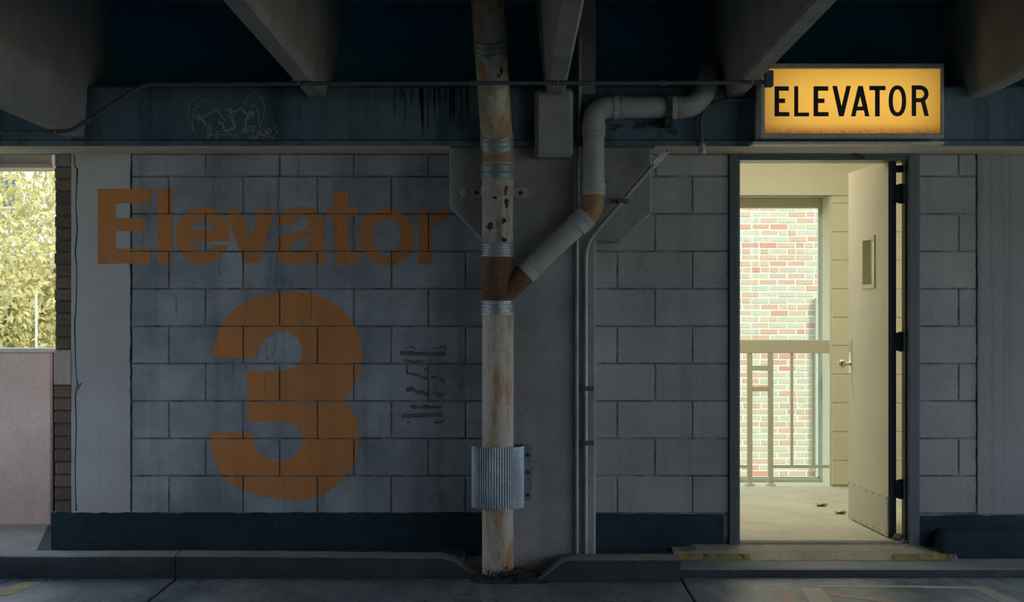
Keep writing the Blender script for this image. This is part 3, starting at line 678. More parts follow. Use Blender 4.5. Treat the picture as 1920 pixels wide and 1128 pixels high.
# pipe strap on the corbel
def arcstrip(cx, cy, r0, r1, a0, a1, z0, z1, n=16):
    V = []
    for i in range(n+1):
        a = math.radians(a0+(a1-a0)*i/n)
        for r in (r0, r1):
            for z in (z0, z1): V.append((cx+r*math.cos(a), cy+r*math.sin(a), z))
    Fc = [(0, 1, 3, 2), tuple(4*n+q for q in (0, 2, 3, 1))]
    for i in range(n):
        o = 4*i
        for a, b_ in ((0, 1), (1, 3), (3, 2), (2, 0)): Fc.append((o+a, o+b_, o+4+b_, o+4+a))
    return V, Fc
pc = P(933.5, 359, YS)
stp = obj('strap', arcstrip(pc.x, pc.y, RS, RS+.006, 180, 360, PZ(368, YS), PZ(350, YS)), M_stack, st, smooth=True)
for s, xe in ((-1, 861), (1, 1003)):
    xa = pc.x+s*(RS+.003); xb = PX(xe, YC-.01); zc_ = (PZ(368, YS)+PZ(350, YS))/2; hh = (PZ(350, YS)-PZ(368, YS))/2
    ptsx = [(xa, zc_-hh), (xb-s*hh, zc_-hh)] + [(xb-s*hh+s*hh*math.cos(a), zc_+hh*math.sin(a)) for a in [math.radians(q) for q in range(-75, 76, 15)]] + [(xb-s*hh, zc_+hh), (xa, zc_+hh)]
    obj('strap_ear', join(prism_xz(ptsx, YC-.012, YC-.004), box(min(xa-.003*s, xa+.003*s), max(xa-.003*s, xa+.003*s), YS, YC-.004, zc_-hh, zc_+hh)), M_stack, stp)
    xm = PX(893 if s < 0 else 977, YC)
    obj('bolt', lathe((xm, YC-.012, zc_), (xm, YC-.026, zc_), [(0, .012), (.8, .012), (1, .008)], 6), M_bolt, stp)

# ------------------------------------------------------------------ corrugated guard round the stack
gz0, gz1 = PZ(955, -.58), PZ(839, -.58); gr_ = 0.1345
gd = thing('pipe_guard', (PX(933, -.58), -.58, gz0), 'corrugated galvanised steel guard wrapped around the lower drain pipe', 'pipe guard')
cxg = PX(933, -.58); cyg = -0.455
V = []; n = 96
prof = [(-gr_, YC+.05)] + [((gr_+.0022*math.cos(i*pi/1.5))*math.cos(math.radians(180+180*i/n)), cyg+(gr_*.92+.0022*math.cos(i*pi/1.5))*math.sin(math.radians(180+180*i/n))) for i in range(n+1)] + [(gr_, YC-.003)]
for x, y in prof: V += [(cxg+x, y, gz0), (cxg+x, y, gz1), (cxg+x*.975, (y-cyg)*.975+cyg if y < cyg else y, gz1), (cxg+x*.975, (y-cyg)*.975+cyg if y < cyg else y, gz0)]
Fc = []
for i in range(len(prof)-1):
    for k in range(4): Fc.append((4*i+k, 4*i+(k+1) % 4, 4*i+4+(k+1) % 4, 4*i+4+k))
obj('shell', (V, Fc), M_galv, gd, smooth=True)
fl = obj('flange', box(cxg+gr_-.004, PX(997, YC), YC-.006, YC-.001, gz0+.02, gz1), M_galv, gd)
for yy in (852, 884, 927):
    z = PZ(yy, YC); xm = PX(990, YC)
    obj('bolt', lathe((xm, YC-.006, z), (xm, YC-.018, z), [(0, .011), (.8, .011), (1, .007)], 6), M_bolt, fl)

# ------------------------------------------------------------------ grey branch pipe
YR = -0.475; RB = 0.056
br = thing('branch_pipe', P(1000, 500, YR), 'grey branch drain pipe angling up from the rusty stack to the beam', 'pipe')
def B(x, y): return P(x, y, YR)
def bseg(name, a, b_, m, r=RB): return obj(name, lathe(a, b_, [(0, r), (1, r)]), m, br, smooth=True)
def bcoup(a, b_, m=None, r=RB): return obj('coupling', lathe(a, b_, [(0, r), (.02, r+.006), (.46, r+.006), (.5, r+.0045), (.54, r+.006), (.98, r+.006), (1, r)]), m or M_pvc, br, smooth=True)
dg = [(950, 548), (992, 505), (1005, 492), (1087, 414), (1097, 404)]
bseg('wye_arm', B(938, 556.5), B(998, 499.5), M_rust, RB+.002)
bcoup(B(984, 512.5), B(1010, 488.5)); bseg('pipe_section', B(1003, 495), B(1090, 414.5), M_pvc); bcoup(B(1080, 424), B(1102, 403.5))
obj('elbow', tube([B(1095, 410)] + arc_bend(B(1101, 404), B(1113, 393), B(1113, 370), 10) + [B(1113, 360)], RB, 28), M_rusto, br, smooth=True)
bcoup(B(1113, 366), B(1113, 343)); bseg('pipe_section', B(1113, 360), B(1113, 238), M_pvc); bcoup(B(1113, 257), B(1113, 232))
obj('elbow', tube([B(1113, 245)] + arc_bend(B(1113, 232), B(1113, 201), B(1148, 201), 12) + [B(1158, 201)], RB+.001, 28), M_pvc, br, smooth=True)
bcoup(B(1150, 201), B(1170, 201)); bseg('pipe_section', B(1160, 201), B(1270, 201), M_pvc); bcoup(B(1259, 201), B(1279, 201))
e1 = B(1280, 201)
obj('elbow', tube([B(1270, 201)] + arc_bend(e1, B(1312, 201), P(1326, 160, YR+.05), 10) + [P(1329, 145, YR+.12), P(1330, 134, -.25), P(1330, 126, -.02)], RB, 28), M_pvc, br, smooth=True)
xs_ = (PX(1248, YR), PX(1259, YR))
hs = obj('pipe_hanger', join(tube([(sum(xs_)/2, YR+.062*math.cos(a), PZ(201, YR)+.062*math.sin(a)) for a in [math.radians(q) for q in range(0, 361, 15)]], .006, 6, False), bevbox(xs_[0], xs_[1], YR-.066, YR-.055, PZ(222, YR), PZ(181, YR), .002, 1),
         bevbox(xs_[0]-.006, xs_[1]+.004, YR-.05, YB, PZ(238, YR), PZ(222, YR), .004, 1)), M_bolt, br)

# ------------------------------------------------------------------ conduits
cd = thing('conduit_run', P(700, 155, -1.0), 'long thin dark conduit clipped under the ceiling stems', 'conduit')
yk = -1.0
path = [P(-60, 247, yk), P(60, 247, yk)] + arc_bend(P(112, 247, yk), P(131, 247, yk), P(146, 237, yk), 6) + arc_bend(P(255, 167, yk), P(268, 158, yk), P(285, 158, yk), 6) + [P(600, 156.5, yk), P(1000, 155.5, yk), P(1432, 154.5, yk)]
obj('tube', tube(path, 0.0108, 10), M_condd, cd, smooth=True)
for x in (880, 1235): obj('coupling', lathe(P(x, 155.6, yk), P(x+16, 155.6, yk), [(0, .0105), (.05, .0145), (.95, .0145), (1, .0105)], 12), M_condd, cd, smooth=True)
for x, y in ((104, 247), (560, 156.5), (1046, 155.5), (1410, 154.5)):
    p = P(x, y, yk)
    obj('clip', join(box(p.x-.03, p.x+.03, yk-.013, yk+.013, p.z+.0105, p.z+.016), tube([(p.x, p.y+.013*math.cos(a), p.z+.013*math.sin(a)) for a in [math.radians(q) for q in range(-30, 211, 24)]], .004, 6)), M_cond, cd)
obj('junction_box', bevbox(PX(1434, yk), PX(1449, yk), yk-.03, yk+.03, PZ(163, yk), PZ(133, yk), .004, 1), M_condd, cd)

# conduit with access fitting
YD = YC-0.02; YE = YB-.045
ca = thing('conduit_elbow', P(1098, 1045, YD), 'steel conduit rising beside the column and slanting to an oval access fitting', 'conduit')
obj('tube', tube([P(1098, 1046, YD), P(1098, 520, YD)] + arc_bend(P(1098, 490, YD), P(1098, 458, YD-.01), P(1114, 438, YD-.02), 8) + [P(1160, 385, YD-.05), P(1226, 308, YE)], 0.0118, 12), M_cond, ca, smooth=True)
for x, y, dv in ((1098, 728, 0), (1098, 830, 0), (1168, 376, 1)):
    p = P(x, y, YD if not dv else YD-.05)
    obj('strap', (bevbox(p.x-.02, p.x+.045, YD-.014, YD+.018, p.z-.012, p.z+.012, .003, 1) if not dv else bevbox(p.x-.03, p.x+.03, YD-.066, YC-.001, p.z-.012, p.z+.012, .004, 1)), M_condd, ca)
a0 = P(1221, 314, YE); a1 = P(1251, 281, YE); t = (a1-a0); L_ = t.length; t.normalize(); nn = Vector((-t.z, 0, t.x)); mid = (a0+a1)/2
def capsule(hl_, r, y0, y1):
    pl = []
    for q in range(-90, 91, 15): a = math.radians(q); pl.append(mid + t*(hl_-r+r*math.cos(a)) + nn*(r*math.sin(a)))
    for q in range(90, 271, 15): a = math.radians(q); pl.append(mid + t*(-(hl_-r)+r*math.cos(a)) + nn*(r*math.sin(a)))
    return prism_xz([(p.x, p.z) for p in pl], y0, y1)
fit = obj('access_fitting', capsule(L_/2, .0185, YE-.03, YE+.012), M_condl, ca)
obj('cover_plate', capsule(L_/2-.017, .0125, YE-.035, YE-.03), M_condl, fit)
for s in (-1, 1):
    c = mid + t*(s*(L_/2-.009)); obj('screw', lathe((c.x, YE-.03, c.z), (c.x, YE-.034, c.z), [(0, .0055), (1, .0055)], 8), M_bolt, fit)
cb = obj('riser_conduit', tube([P(1081.5, 1046, YD), P(1081.5, 600, YD), P(1083, 330, YD), P(1087, 180, YD-.07), P(1087.5, -5, YD-.07)], 0.0095, 10), M_cond, smooth=True)
tag(cb, 'straight thin steel conduit rising up the column to the ceiling', 'conduit')
ccol = thing('gooseneck_conduit', P(1316, 288, YB-.035), 'short dark conduit curving from the beam edge towards the lit sign', 'conduit')
yq = YB-.035
obj('tube', tube([P(1316, 288, yq), P(1315, 250, yq)] + arc_bend(P(1314, 232, yq), P(1318, 190, yq), P(1372, 188, yq), 12) + [P(1416, 187, yq)], .0115, 12), M_condd, ccol, smooth=True)
obj('coupling', lathe(P(1317, 289, yq), P(1316.5, 268, yq), [(0, .012), (.05, .019), (.45, .019), (.5, .015), (.95, .015), (1, .012)], 14), M_cond, ccol, smooth=True)

# ------------------------------------------------------------------ backlit sign
YG = -0.58
sg = thing('elevator_sign', P(1597, 259, YG), 'backlit yellow sign reading ELEVATOR in a grey metal frame', 'sign')
sx0, sx1, sz0, sz1 = PX(1425, YG), PX(1769, YG), PZ(259, YG), PZ(119, YG)
fx0, fx1, fz0, fz1 = PX(1434, YG), PX(1763, YG), PZ(250, YG), PZ(129, YG)
for a, b_, c_, d_ in ((sx0, sx1, sz0, fz0), (sx0, sx1, fz1, sz1)): obj('frame_rail', bevbox(a, b_, YG-.012, YG+.02, c_, d_, .004, 1), M_signf, sg)
for a, b_, c_, d_ in ((sx0, fx0, fz0, fz1), (fx1, sx1, fz0, fz1)): obj('frame_rail', bevbox(a, b_, YG-.012, YG+.02, c_, d_, .004, 1), M_signf, sg)
M_signin = mat('sign_inside_white', (0.8, 0.8, 0.78), None, 3.0, 0.9, 0, fine=0)
obj('cabinet', join(box(sx0, sx1, YB-.012, YB-.002, sz0, sz1), box(sx0, sx0+.004, YG+.02, YB-.012, sz0, sz1), box(sx1-.004, sx1, YG+.02, YB-.012, sz0, sz1), box(sx0, sx1, YG+.02, YB-.012, sz0, sz0+.004), box(sx0, sx1, YG+.02, YB-.012, sz1-.004, sz1)), M_signin, sg)
mt = bpy.data.materials.new('sign_face'); mt.use_nodes = True; nt = mt.node_tree; nt.nodes.clear(); Lk = nt.links.new
o_ = N(nt, 'ShaderNodeOutputMaterial'); tr = N(nt, 'ShaderNodeBsdfTranslucent'); df = N(nt, 'ShaderNodeBsdfDiffuse'); mxs = N(nt, 'ShaderNodeMixShader'); mxs.inputs[0].default_value = 0.3
gm = N(nt, 'ShaderNodeNewGeometry'); sxn = N(nt, 'ShaderNodeSeparateXYZ'); Lk(gm.outputs['Position'], sxn.inputs[0])
nz = N(nt, 'ShaderNodeTexNoise', Scale=38.0, Detail=5.0, Roughness=0.7); Lk(gm.outputs['Position'], nz.inputs['Vector'])
mr = N(nt, 'ShaderNodeMapRange'); mr.inputs[1].default_value = fz0+.05; mr.inputs[2].default_value = fz0; mr.inputs[4].default_value = 1.9; Lk(sxn.outputs[2], mr.inputs[0])
ml = N(nt, 'ShaderNodeMath', operation='MULTIPLY'); Lk(mr.outputs[0], ml.inputs[0]); Lk(nz.outputs[0], ml.inputs[1])
cm = N(nt, 'ShaderNodeMix', data_type='RGBA'); cm.inputs[6].default_value = (0.90, 0.56, 0.13, 1); cm.inputs[7].default_value = (0.45, 0.19, 0.06, 1); Lk(ml.outputs[0], cm.inputs[0])
Lk(cm.outputs[2], tr.inputs[0]); Lk(cm.outputs[2], df.inputs[0]); Lk(tr.outputs[0], mxs.inputs[1]); Lk(df.outputs[0], mxs.inputs[2]); Lk(mxs.outputs[0], o_.inputs[0])
fc = obj('face_panel', ([(fx0, YG, fz0), (fx1, YG, fz0), (fx1, YG, fz1), (fx0, YG, fz1)], [(0, 1, 2, 3)]), mt, sg)
M_tube = emis('lamp_tube', (1.0, 0.93, 0.75), 3.5)
for f_ in (0.3, 0.7):
    z = fz0+(fz1-fz0)*f_
    obj('lamp_tube', lathe((fx0+.05, -.455, z), (fx1-.05, -.455, z), [(0, .010), (.02, .013), (.98, .013), (1, .010)], 10), M_tube, sg)
def sletter(ct, ch):
    o = bm_obj('letter', fill_mesh(ct, YG-.0035, 0.0015), M_black, fc); o['label'] = 'black sign letter ' + ch
sletter([[(1452.2, 161.8), (1479, 161.8), (1479, 170), (1460.7, 170), (1460.7, 184.7), (1472, 184.7), (1472, 193), (1460.7, 193), (1460.7, 210), (1480, 210), (1480, 218), (1452.2, 218)]], 'E')
sletter([[(1489.2, 161.5), (1496.7, 161.5), (1496.7, 211), (1517, 211), (1517, 218), (1489.2, 218)]], 'L')
sletter([[(1525.4, 161.8), (1553, 161.8), (1553, 170), (1534, 170), (1534, 184.7), (1545.8, 184.7), (1545.8, 193), (1534, 193), (1534, 210), (1553.6, 210), (1553.6, 218), (1525.4, 218)]], 'E')
sletter([[(1560.7, 161), (1569.2, 161), (1577.9, 199), (1587, 161), (1595.5, 161), (1582, 218), (1573.2, 218)]], 'V')
sletter([[(1595.6, 218), (1609, 161), (1617.7, 161), (1630.2, 218), (1622, 218), (1620, 207), (1606.2, 207), (1604.1, 218)], [(1612.9, 180.2), (1608, 199.6), (1617.3, 199.6)]], 'A')
sletter([[(1630, 161), (1660.3, 161), (1660.3, 169), (1649.4, 169), (1649.4, 218), (1640.7, 218), (1640.7, 169), (1630, 169)]], 'T')
sletter([ell(1682.6, 189, 16.4, 29, 0, 352, 44, 2.25), ell(1682.6, 189, 8.6, 21.5, 0, 350, 36, 2.2)], 'O')
sletter([[(1709.5, 160), (1724, 160)] + ell(1725, 175.8, 16, 15.8, 85, -55, 16) + [(1734.5, 189), (1741.6, 217.4), (1733.6, 217.4), (1727, 191.6), (1717.7, 191.6), (1717.7, 217.4), (1709.5, 217.4)], [(1717.7, 168), (1724, 168)] + ell(1725, 176, 8, 8, 85, -85, 12) + [(1717.7, 184)]], 'R')
obj('pale_bar', bevbox(PX(1412, YG), PX(1772, YG), YG+.01, YB-.024, PZ(270, YG), PZ(264.5, YG), .003, 1), M_condl, sg)  # thin pale bar under the sign

# ------------------------------------------------------------------ lobby beyond the door
YL = 2.87; ZF = 0.045
lx0, lx1 = -0.6, 2.95
fl_ = obj('floor_lobby', box(lx0, lx1, 0.03, 3.45, -.2, ZF), M_lobf); tag(fl_, 'pale concrete floor of the elevator lobby', 'floor', kind='structure')
cl2 = obj('ceiling_lobby', box(lx0-.2, lx1+.2, 0.2, 3.45, 2.75, 2.95), M_lobw); tag(cl2, 'pale ceiling of the elevator lobby', 'ceiling', kind='structure')
w1 = obj('wall_lobby_left', box(lx0-.2, lx0, 0.2, 3.45, -.2, 2.95), M_lobw); tag(w1, 'pale left wall of the lobby beside the window', 'wall', kind='structure')
w2 = obj('wall_lobby_right', box(lx1, lx1+.2, 0.2, 3.45, -.2, 2.95), M_lobw); tag(w2, 'pale lobby wall behind the open door', 'wall', kind='structure')
w4 = obj('wall_lobby_front', join(box(lx0, PX(1368), 0.2, 0.215, -.2, 2.95), box(PX(1722), lx1, 0.2, 0.215, -.2, 2.95), box(PX(1368), PX(1722), 0.2, 0.215, PZ(289), 2.95)), M_lobw); tag(w4, 'pale inner face of the block wall inside the lobby', 'wall', kind='structure')
wx0 = -0.2; wx1 = PX(1560, YL); wz1 = PZ(366, YL)
w3 = obj('wall_lobby_back', join(box(wx1+.004, lx1, YL+.006, 3.45, -.2, wz1), box(lx0, wx0, YL, 3.45, -.2, wz1), box(lx0, lx1, YL, 3.45, wz1, 2.95), box(wx0, wx1, 3.2, 3.45, -.2, ZF)), M_lobj)
w3.data.materials[0] = M_lobj
tag(w3, 'pale block back wall of the lobby around the window', 'wall', kind='structure')
obj('lintel', bevbox(lx0, lx1, YL-.004, YL+.05, wz1, 2.75, .003, 1), M_lobw, w3)
obj('reveal', box(wx1-.012, wx1+.004, YL+.02, 3.2, ZF, wz1), M_lobw, w3)
lc_y = [366, 381, 434.5, 488, 541.6, 594.8, 648, 701.3, 755, 809, 863, 908.5]
for i in range(len(lc_y)-1):
    if i == 0: continue
    put_block(wx1, wx1+.405, max(ZF, PZ(lc_y[i+1], YL)), PZ(lc_y[i], YL), YL, M_lobw, w3, 0.004); put_block(wx1+.405, lx1, max(ZF, PZ(lc_y[i+1], YL)), PZ(lc_y[i], YL), YL, M_lobw, w3, 0.004)
put_block(wx1, lx1, PZ(381, YL), PZ(366, YL), YL, M_lobw, w3, 0.004)
# window
YW = 3.22
win = thing('window_1', (PX(1480, YW), YW, PZ(898, YW)), 'large fixed lobby window looking onto the brick building', 'window', kind='structure')
a0x, a1x = wx0, PX(1550, YW); az0, az1 = PZ(902, YW), wz1
gx1, gz1_, gz0_ = PX(1537, YW), PZ(390, YW), PZ(896, YW)
obj('window_frame', bevbox(gx1, a1x+.03, YW-.03, YW+.06, ZF, az1, .003, 1), M_wfr, win)
obj('window_frame', bevbox(a0x, gx1, YW-.03, YW+.06, gz1_, az1, .003, 1), M_wfr, win)
obj('window_frame', bevbox(a0x, gx1, YW-.03, YW+.06, ZF, gz0_, .003, 1), M_wfr, win)
obj('window_frame', bevbox(a0x-.02, a0x+.05, YW-.03, YW+.06, ZF, az1, .003, 1), M_wfr, win)
obj('glazing_bead', join(box(gx1-.012, gx1, YW-.01, YW+.02, gz0_, gz1_), box(a0x, gx1, YW-.01, YW+.02, gz0_, gz0_+.01)), M_wal, win)
obj('pane', box(a0x+.05, gx1-.004, YW+.004, YW+.008, gz0_, gz1_), M_glass, win)

# railing in the window recess
YI = 2.93
rl = thing('guard_railing', (PX(1425, YI), YI, ZF), 'pale painted metal guard railing in front of the lobby window', 'railing')
rx0 = wx0+.02; rx1 = PX(1560, YI)
obj('top_rail', bevbox(rx0, rx1, YI-.022, YI+.022, PZ(662, YI), PZ(637, YI), .004, 1), M_rail, rl)
posts = [PX(1405.5, YI), PX(1444.5, YI)]
zbr0, zbr1 = PZ(877, YI), PZ(871, YI)
obj('bottom_rail', bevbox(rx0, posts[0]-.018, YI-.012, YI+.012, zbr0, zbr1, .003, 1), M_rail, rl)
obj('bottom_rail', bevbox(posts[1]+.018, rx1, YI-.012, YI+.012, zbr0, zbr1, .003, 1), M_rail, rl)
for p in posts:
    po = obj('post', bevbox(p-.018, p+.018, YI-.018, YI+.018, ZF, PZ(662, YI), .004, 1), M_rail, rl)
    obj('base_flange', lathe((p, YI, ZF), (p, YI, ZF+.022), [(0, .042), (.3, .04), (1, .022)], 16), M_rail, po, smooth=True)
for y in (685, 724): obj('crossbar', bevbox(posts[0]+.018, posts[1]-.018, YI-.014, YI+.014, PZ(y+9, YI), PZ(y, YI), .003, 1), M_rail, rl)
for x in (1484.5, 1524.5): obj('baluster', bevbox(PX(x, YI)-.010, PX(x, YI)+.010, YI-.010, YI+.010, zbr1, PZ(662, YI), .003, 1), M_rail, rl)
xb = posts[0]-.16
while xb > rx0:
    obj('baluster', bevbox(xb-.010, xb+.010, YI-.010, YI+.010, zbr1, PZ(662, YI), .003, 1), M_rail, rl); xb -= .155
# unseen lamp added to brighten the lobby
lm = thing('added_lobby_lamp', (1.45, 1.5, 2.69), 'unseen flat lamp added under the lobby ceiling for brightness', 'lamp')
obj('housing', bevbox(0.7, 2.2, 1.36, 1.64, 2.70, 2.75, .01, 1), M_rail, lm)
obj('diffuser', bevbox(.73, 2.17, 1.39, 1.61, 2.685, 2.70, .004, 1), emis('lamp_diffuser', (1.0, 0.95, 0.80), 24.0), lm)
for i, (x, y) in enumerate(((1540, 947), (1575, 961))):
    c = G(x, y, ZF+.004)
    V = [(c.x+.035*math.cos(a)*(1+.3*math.cos(5*a)), c.y+.05*math.sin(a)*(1+.3*math.cos(5*a)), c.z+.006+.006*math.sin(3*a)) for a in [q*pi/10 for q in range(20)]] + [(c.x, c.y, c.z)]
    o = obj('dry_leaf', (V, [(q, (q+1) % 20, 20) for q in range(20)]), M_dry); tag(o, ['pale flat dry leaf lying on the lobby floor', 'curled brown dry leaf on the lobby floor near the door'][i], 'leaf')

# ------------------------------------------------------------------ door
dr = thing('door_1', (PX(1535), 0, 0.03), 'open steel door in a dark blue grey metal frame', 'door', kind='structure')
jt = PZ(300, 0)
def jamb(x0, x1, stop, name):
    return join(bevbox(x0, x1, -.014, .006, -.0, PZ(287, 0), .003, 1), box(x0+.004, x1-.004, .0, .2, 0, PZ(287, 0)))
obj('jamb', join(bevbox(PX(1367), PX(1384), -.016, .02, .0, PZ(287), .003, 1), bevbox(PX(1372), PX(1387.5), .0, .21, .0, PZ(295), .003, 1)), M_frame, dr)
obj('jamb', join(bevbox(PX(1703), PX(1723), -.016, .02, .0, PZ(287), .003, 1), bevbox(PX(1691.5, .21), PX(1714), -.006, .21, .0, PZ(296), .003, 1), bevbox(PX(1690.5, .14), PX(1706, .1), .06, .14, .0, PZ(299), .003, 1)), M_frame, dr)
obj('head', join(bevbox(PX(1384)-.001, PX(1703)+.001, -.016, .02, PZ(294), PZ(287), .003, 1), bevbox(PX(1386), PX(1712), .0, .21, PZ(300), PZ(294)+.002, .003, 1)), M_frame, dr)
obj('sill', bevbox(PX(1386), PX(1692), -.005, .05, .01, .045, .004, 1), M_apron, dr)
# leaf: local frame, hinge edge at origin, face towards -X
YH = 0.12; XH = PX(1680, YH); ang = math.radians(3.0)
R_ = Matrix.Translation((XH, YH, 0)) @ Matrix.Rotation(ang, 4, 'Z')
def LV(vf):  # local (t along leaf into lobby = +Y, thickness = -X)
    return [R_ @ Vector(p) for p in vf[0]], vf[1]
TH = 0.042; dz0, dz1 = 0.052, PZ(300.5, YH); WD = 0.90
vy0, vy1, vz0, vz1 = 0.29, 0.555, 1.445, 1.725
leafp = join(box(-TH, 0, 0.002, vy0, dz0, dz1), box(-TH, 0, vy1, WD, dz0, dz1), box(-TH, 0, vy0, vy1, dz0, vz0), box(-TH, 0, vy0, vy1, vz1, dz1))
lf = obj('leaf', LV(leafp), M_leaf_d, dr)
obj('hinge_edge', LV(box(-TH-.0005, .0005, -.001, .003, dz0, dz1)), M_dedge, lf)
vf_ = obj('vision_frame', LV(join(box(-TH-.006, .006, vy0-.012, vy0+.012, vz0-.012, vz1+.012), box(-TH-.006, .006, vy1-.012, vy1+.012, vz0-.012, vz1+.012), box(-TH-.006, .006, vy0, vy1, vz0-.012, vz0+.012), box(-TH-.006, .006, vy0, vy1, vz1-.012, vz1+.012))), M_leaf_d, lf)
obj('vision_pane', LV(box(-TH/2-.003, -TH/2+.003, vy0, vy1, vz0, vz1)), M_glass, lf)
kp = obj('kick_plate', LV(bevbox(-TH-.003, -TH+.001, .015, WD-.01, dz0+.005, dz0+.225, .001, 1)), M_kick, lf)
for z in (dz0+.017, dz0+.213):
    for i in range(7):
        y = .03+i*(WD-.055)/6; p0 = R_ @ Vector((-TH-.003, y, z)); p1 = R_ @ Vector((-TH-.0055, y, z))
        obj('rivet', lathe(p0, p1, [(0, .005), (1, .003)], 6), M_bolt, lf)
kz = PZ(682, YH+WD-.07)
lp = obj('latch_plate', LV(bevbox(-TH-.004, -TH+.001, WD-.085, WD-.02, kz-.055, kz+.15, .002, 1)), M_chrome, lf)
def kp_(x): return R_ @ Vector((x, WD-.055, kz))
obj('knob', lathe(kp_(-TH), kp_(-TH-.078), [(0, .022), (.06, .022), (.1, .010), (.42, .010), (.5, .020), (.6, .027), (.78, .028), (.92, .021), (1, .008)], 20), M_chrome, lf, smooth=True)
for y in (363, 640, 916):
    z = PZ(y, YH); hx = PX(1686.5, YH)
    hg = obj('hinge', join(lathe((hx, YH-.012, z-.055), (hx, YH-.012, z+.055), [(0, .0075), (1, .0075)], 10), box(XH-.006, hx, YH-.014, YH-.010, z-.05, z+.05), box(hx, PX(1694, YH), YH-.014, YH-.010, z-.055, z+.055)), M_dedge, dr)
obj('closer_bracket', join(box(XH, PX(1688, YH), YH-.01, YH+.02, PZ(323, YH), PZ(310, YH)), lathe((PX(1687, YH), YH, PZ(323, YH)), (PX(1687, YH), YH, PZ(310, YH)), [(0, .018), (1, .018)], 12)), M_dedge, dr)
obj('closer_arm', join(tube([P(1600, 287, -.02), P(1617, 296, -.03), P(1624, 294, .02)], .008, 8), tube([P(1572, 302.5, .5), P(1660, 301.5, .16)], .006, 8)), M_dedge, dr)
rk = obj('stone', sphere(G(1683, 1006, .062), .024, 12, 8, (1.15, .9, .85), .06), M_stone, smooth=True)
tag(rk, 'small rounded stone wedged at the hinge foot of the door', 'stone')

# ------------------------------------------------------------------ brick building seen through the window
YK = 9.5; dK = D+YK
bb_ = thing('brick_building', (3.2, YK, -6.5), 'pale red and tan brick building outside the lobby window', 'building')
obj('wall', box(-2.5, 12, YK+.005, YK+.4, -6.5, 6.0), M_mort, bb_)
ch = 0.0678; bl = 0.2; 
proto = block_mesh(bl-.012, ch-.011, M_brk)
rest = []
ix = 0
rows = range(-44, 60)
for r in rows:
    z = H + r*ch
    off = (r % 2)*bl/2 + random.uniform(-.012, .012)
    for c in range(-6, 30):
        x = 0.2+c*bl+off
        sh = random.random() < 0.12
        if 2.34 < x < 3.46 and -0.62 < z < 2.48 and ix < 300:
            o = bpy.data.objects.new('brick', proto if not sh else block_mesh(bl*.5-.012, ch-.011, M_brk)); C.objects.link(o)
            o.location = (x - (0.05 if sh else 0), YK+random.uniform(0, .004), z); par(o, bb_); ix += 1
            if sh:
                o = bpy.data.objects.new('brick', block_mesh(bl*.5-.012, ch-.011, M_brk)); C.objects.link(o)
                o.location = (x+0.05, YK, z); par(o, bb_); ix += 1
        else:
            rest.append(box(x-bl/2+.006, x+bl/2-.006, YK, YK+.03, z-ch/2+.0055, z+ch/2-.0055))
rb = obj('bricks_beyond', join(*rest), M_brks, bb_); rb['kind'] = 'stuff'
dsx = (1531-VX)*dK/F
obj('downspout', bevbox(dsx-.02, dsx+.02, YK-.06, YK-.01, -6.4, PZ(557, YK), .006, 1), mat('downspout_grey', (0.42, 0.44, 0.38)), bb_)

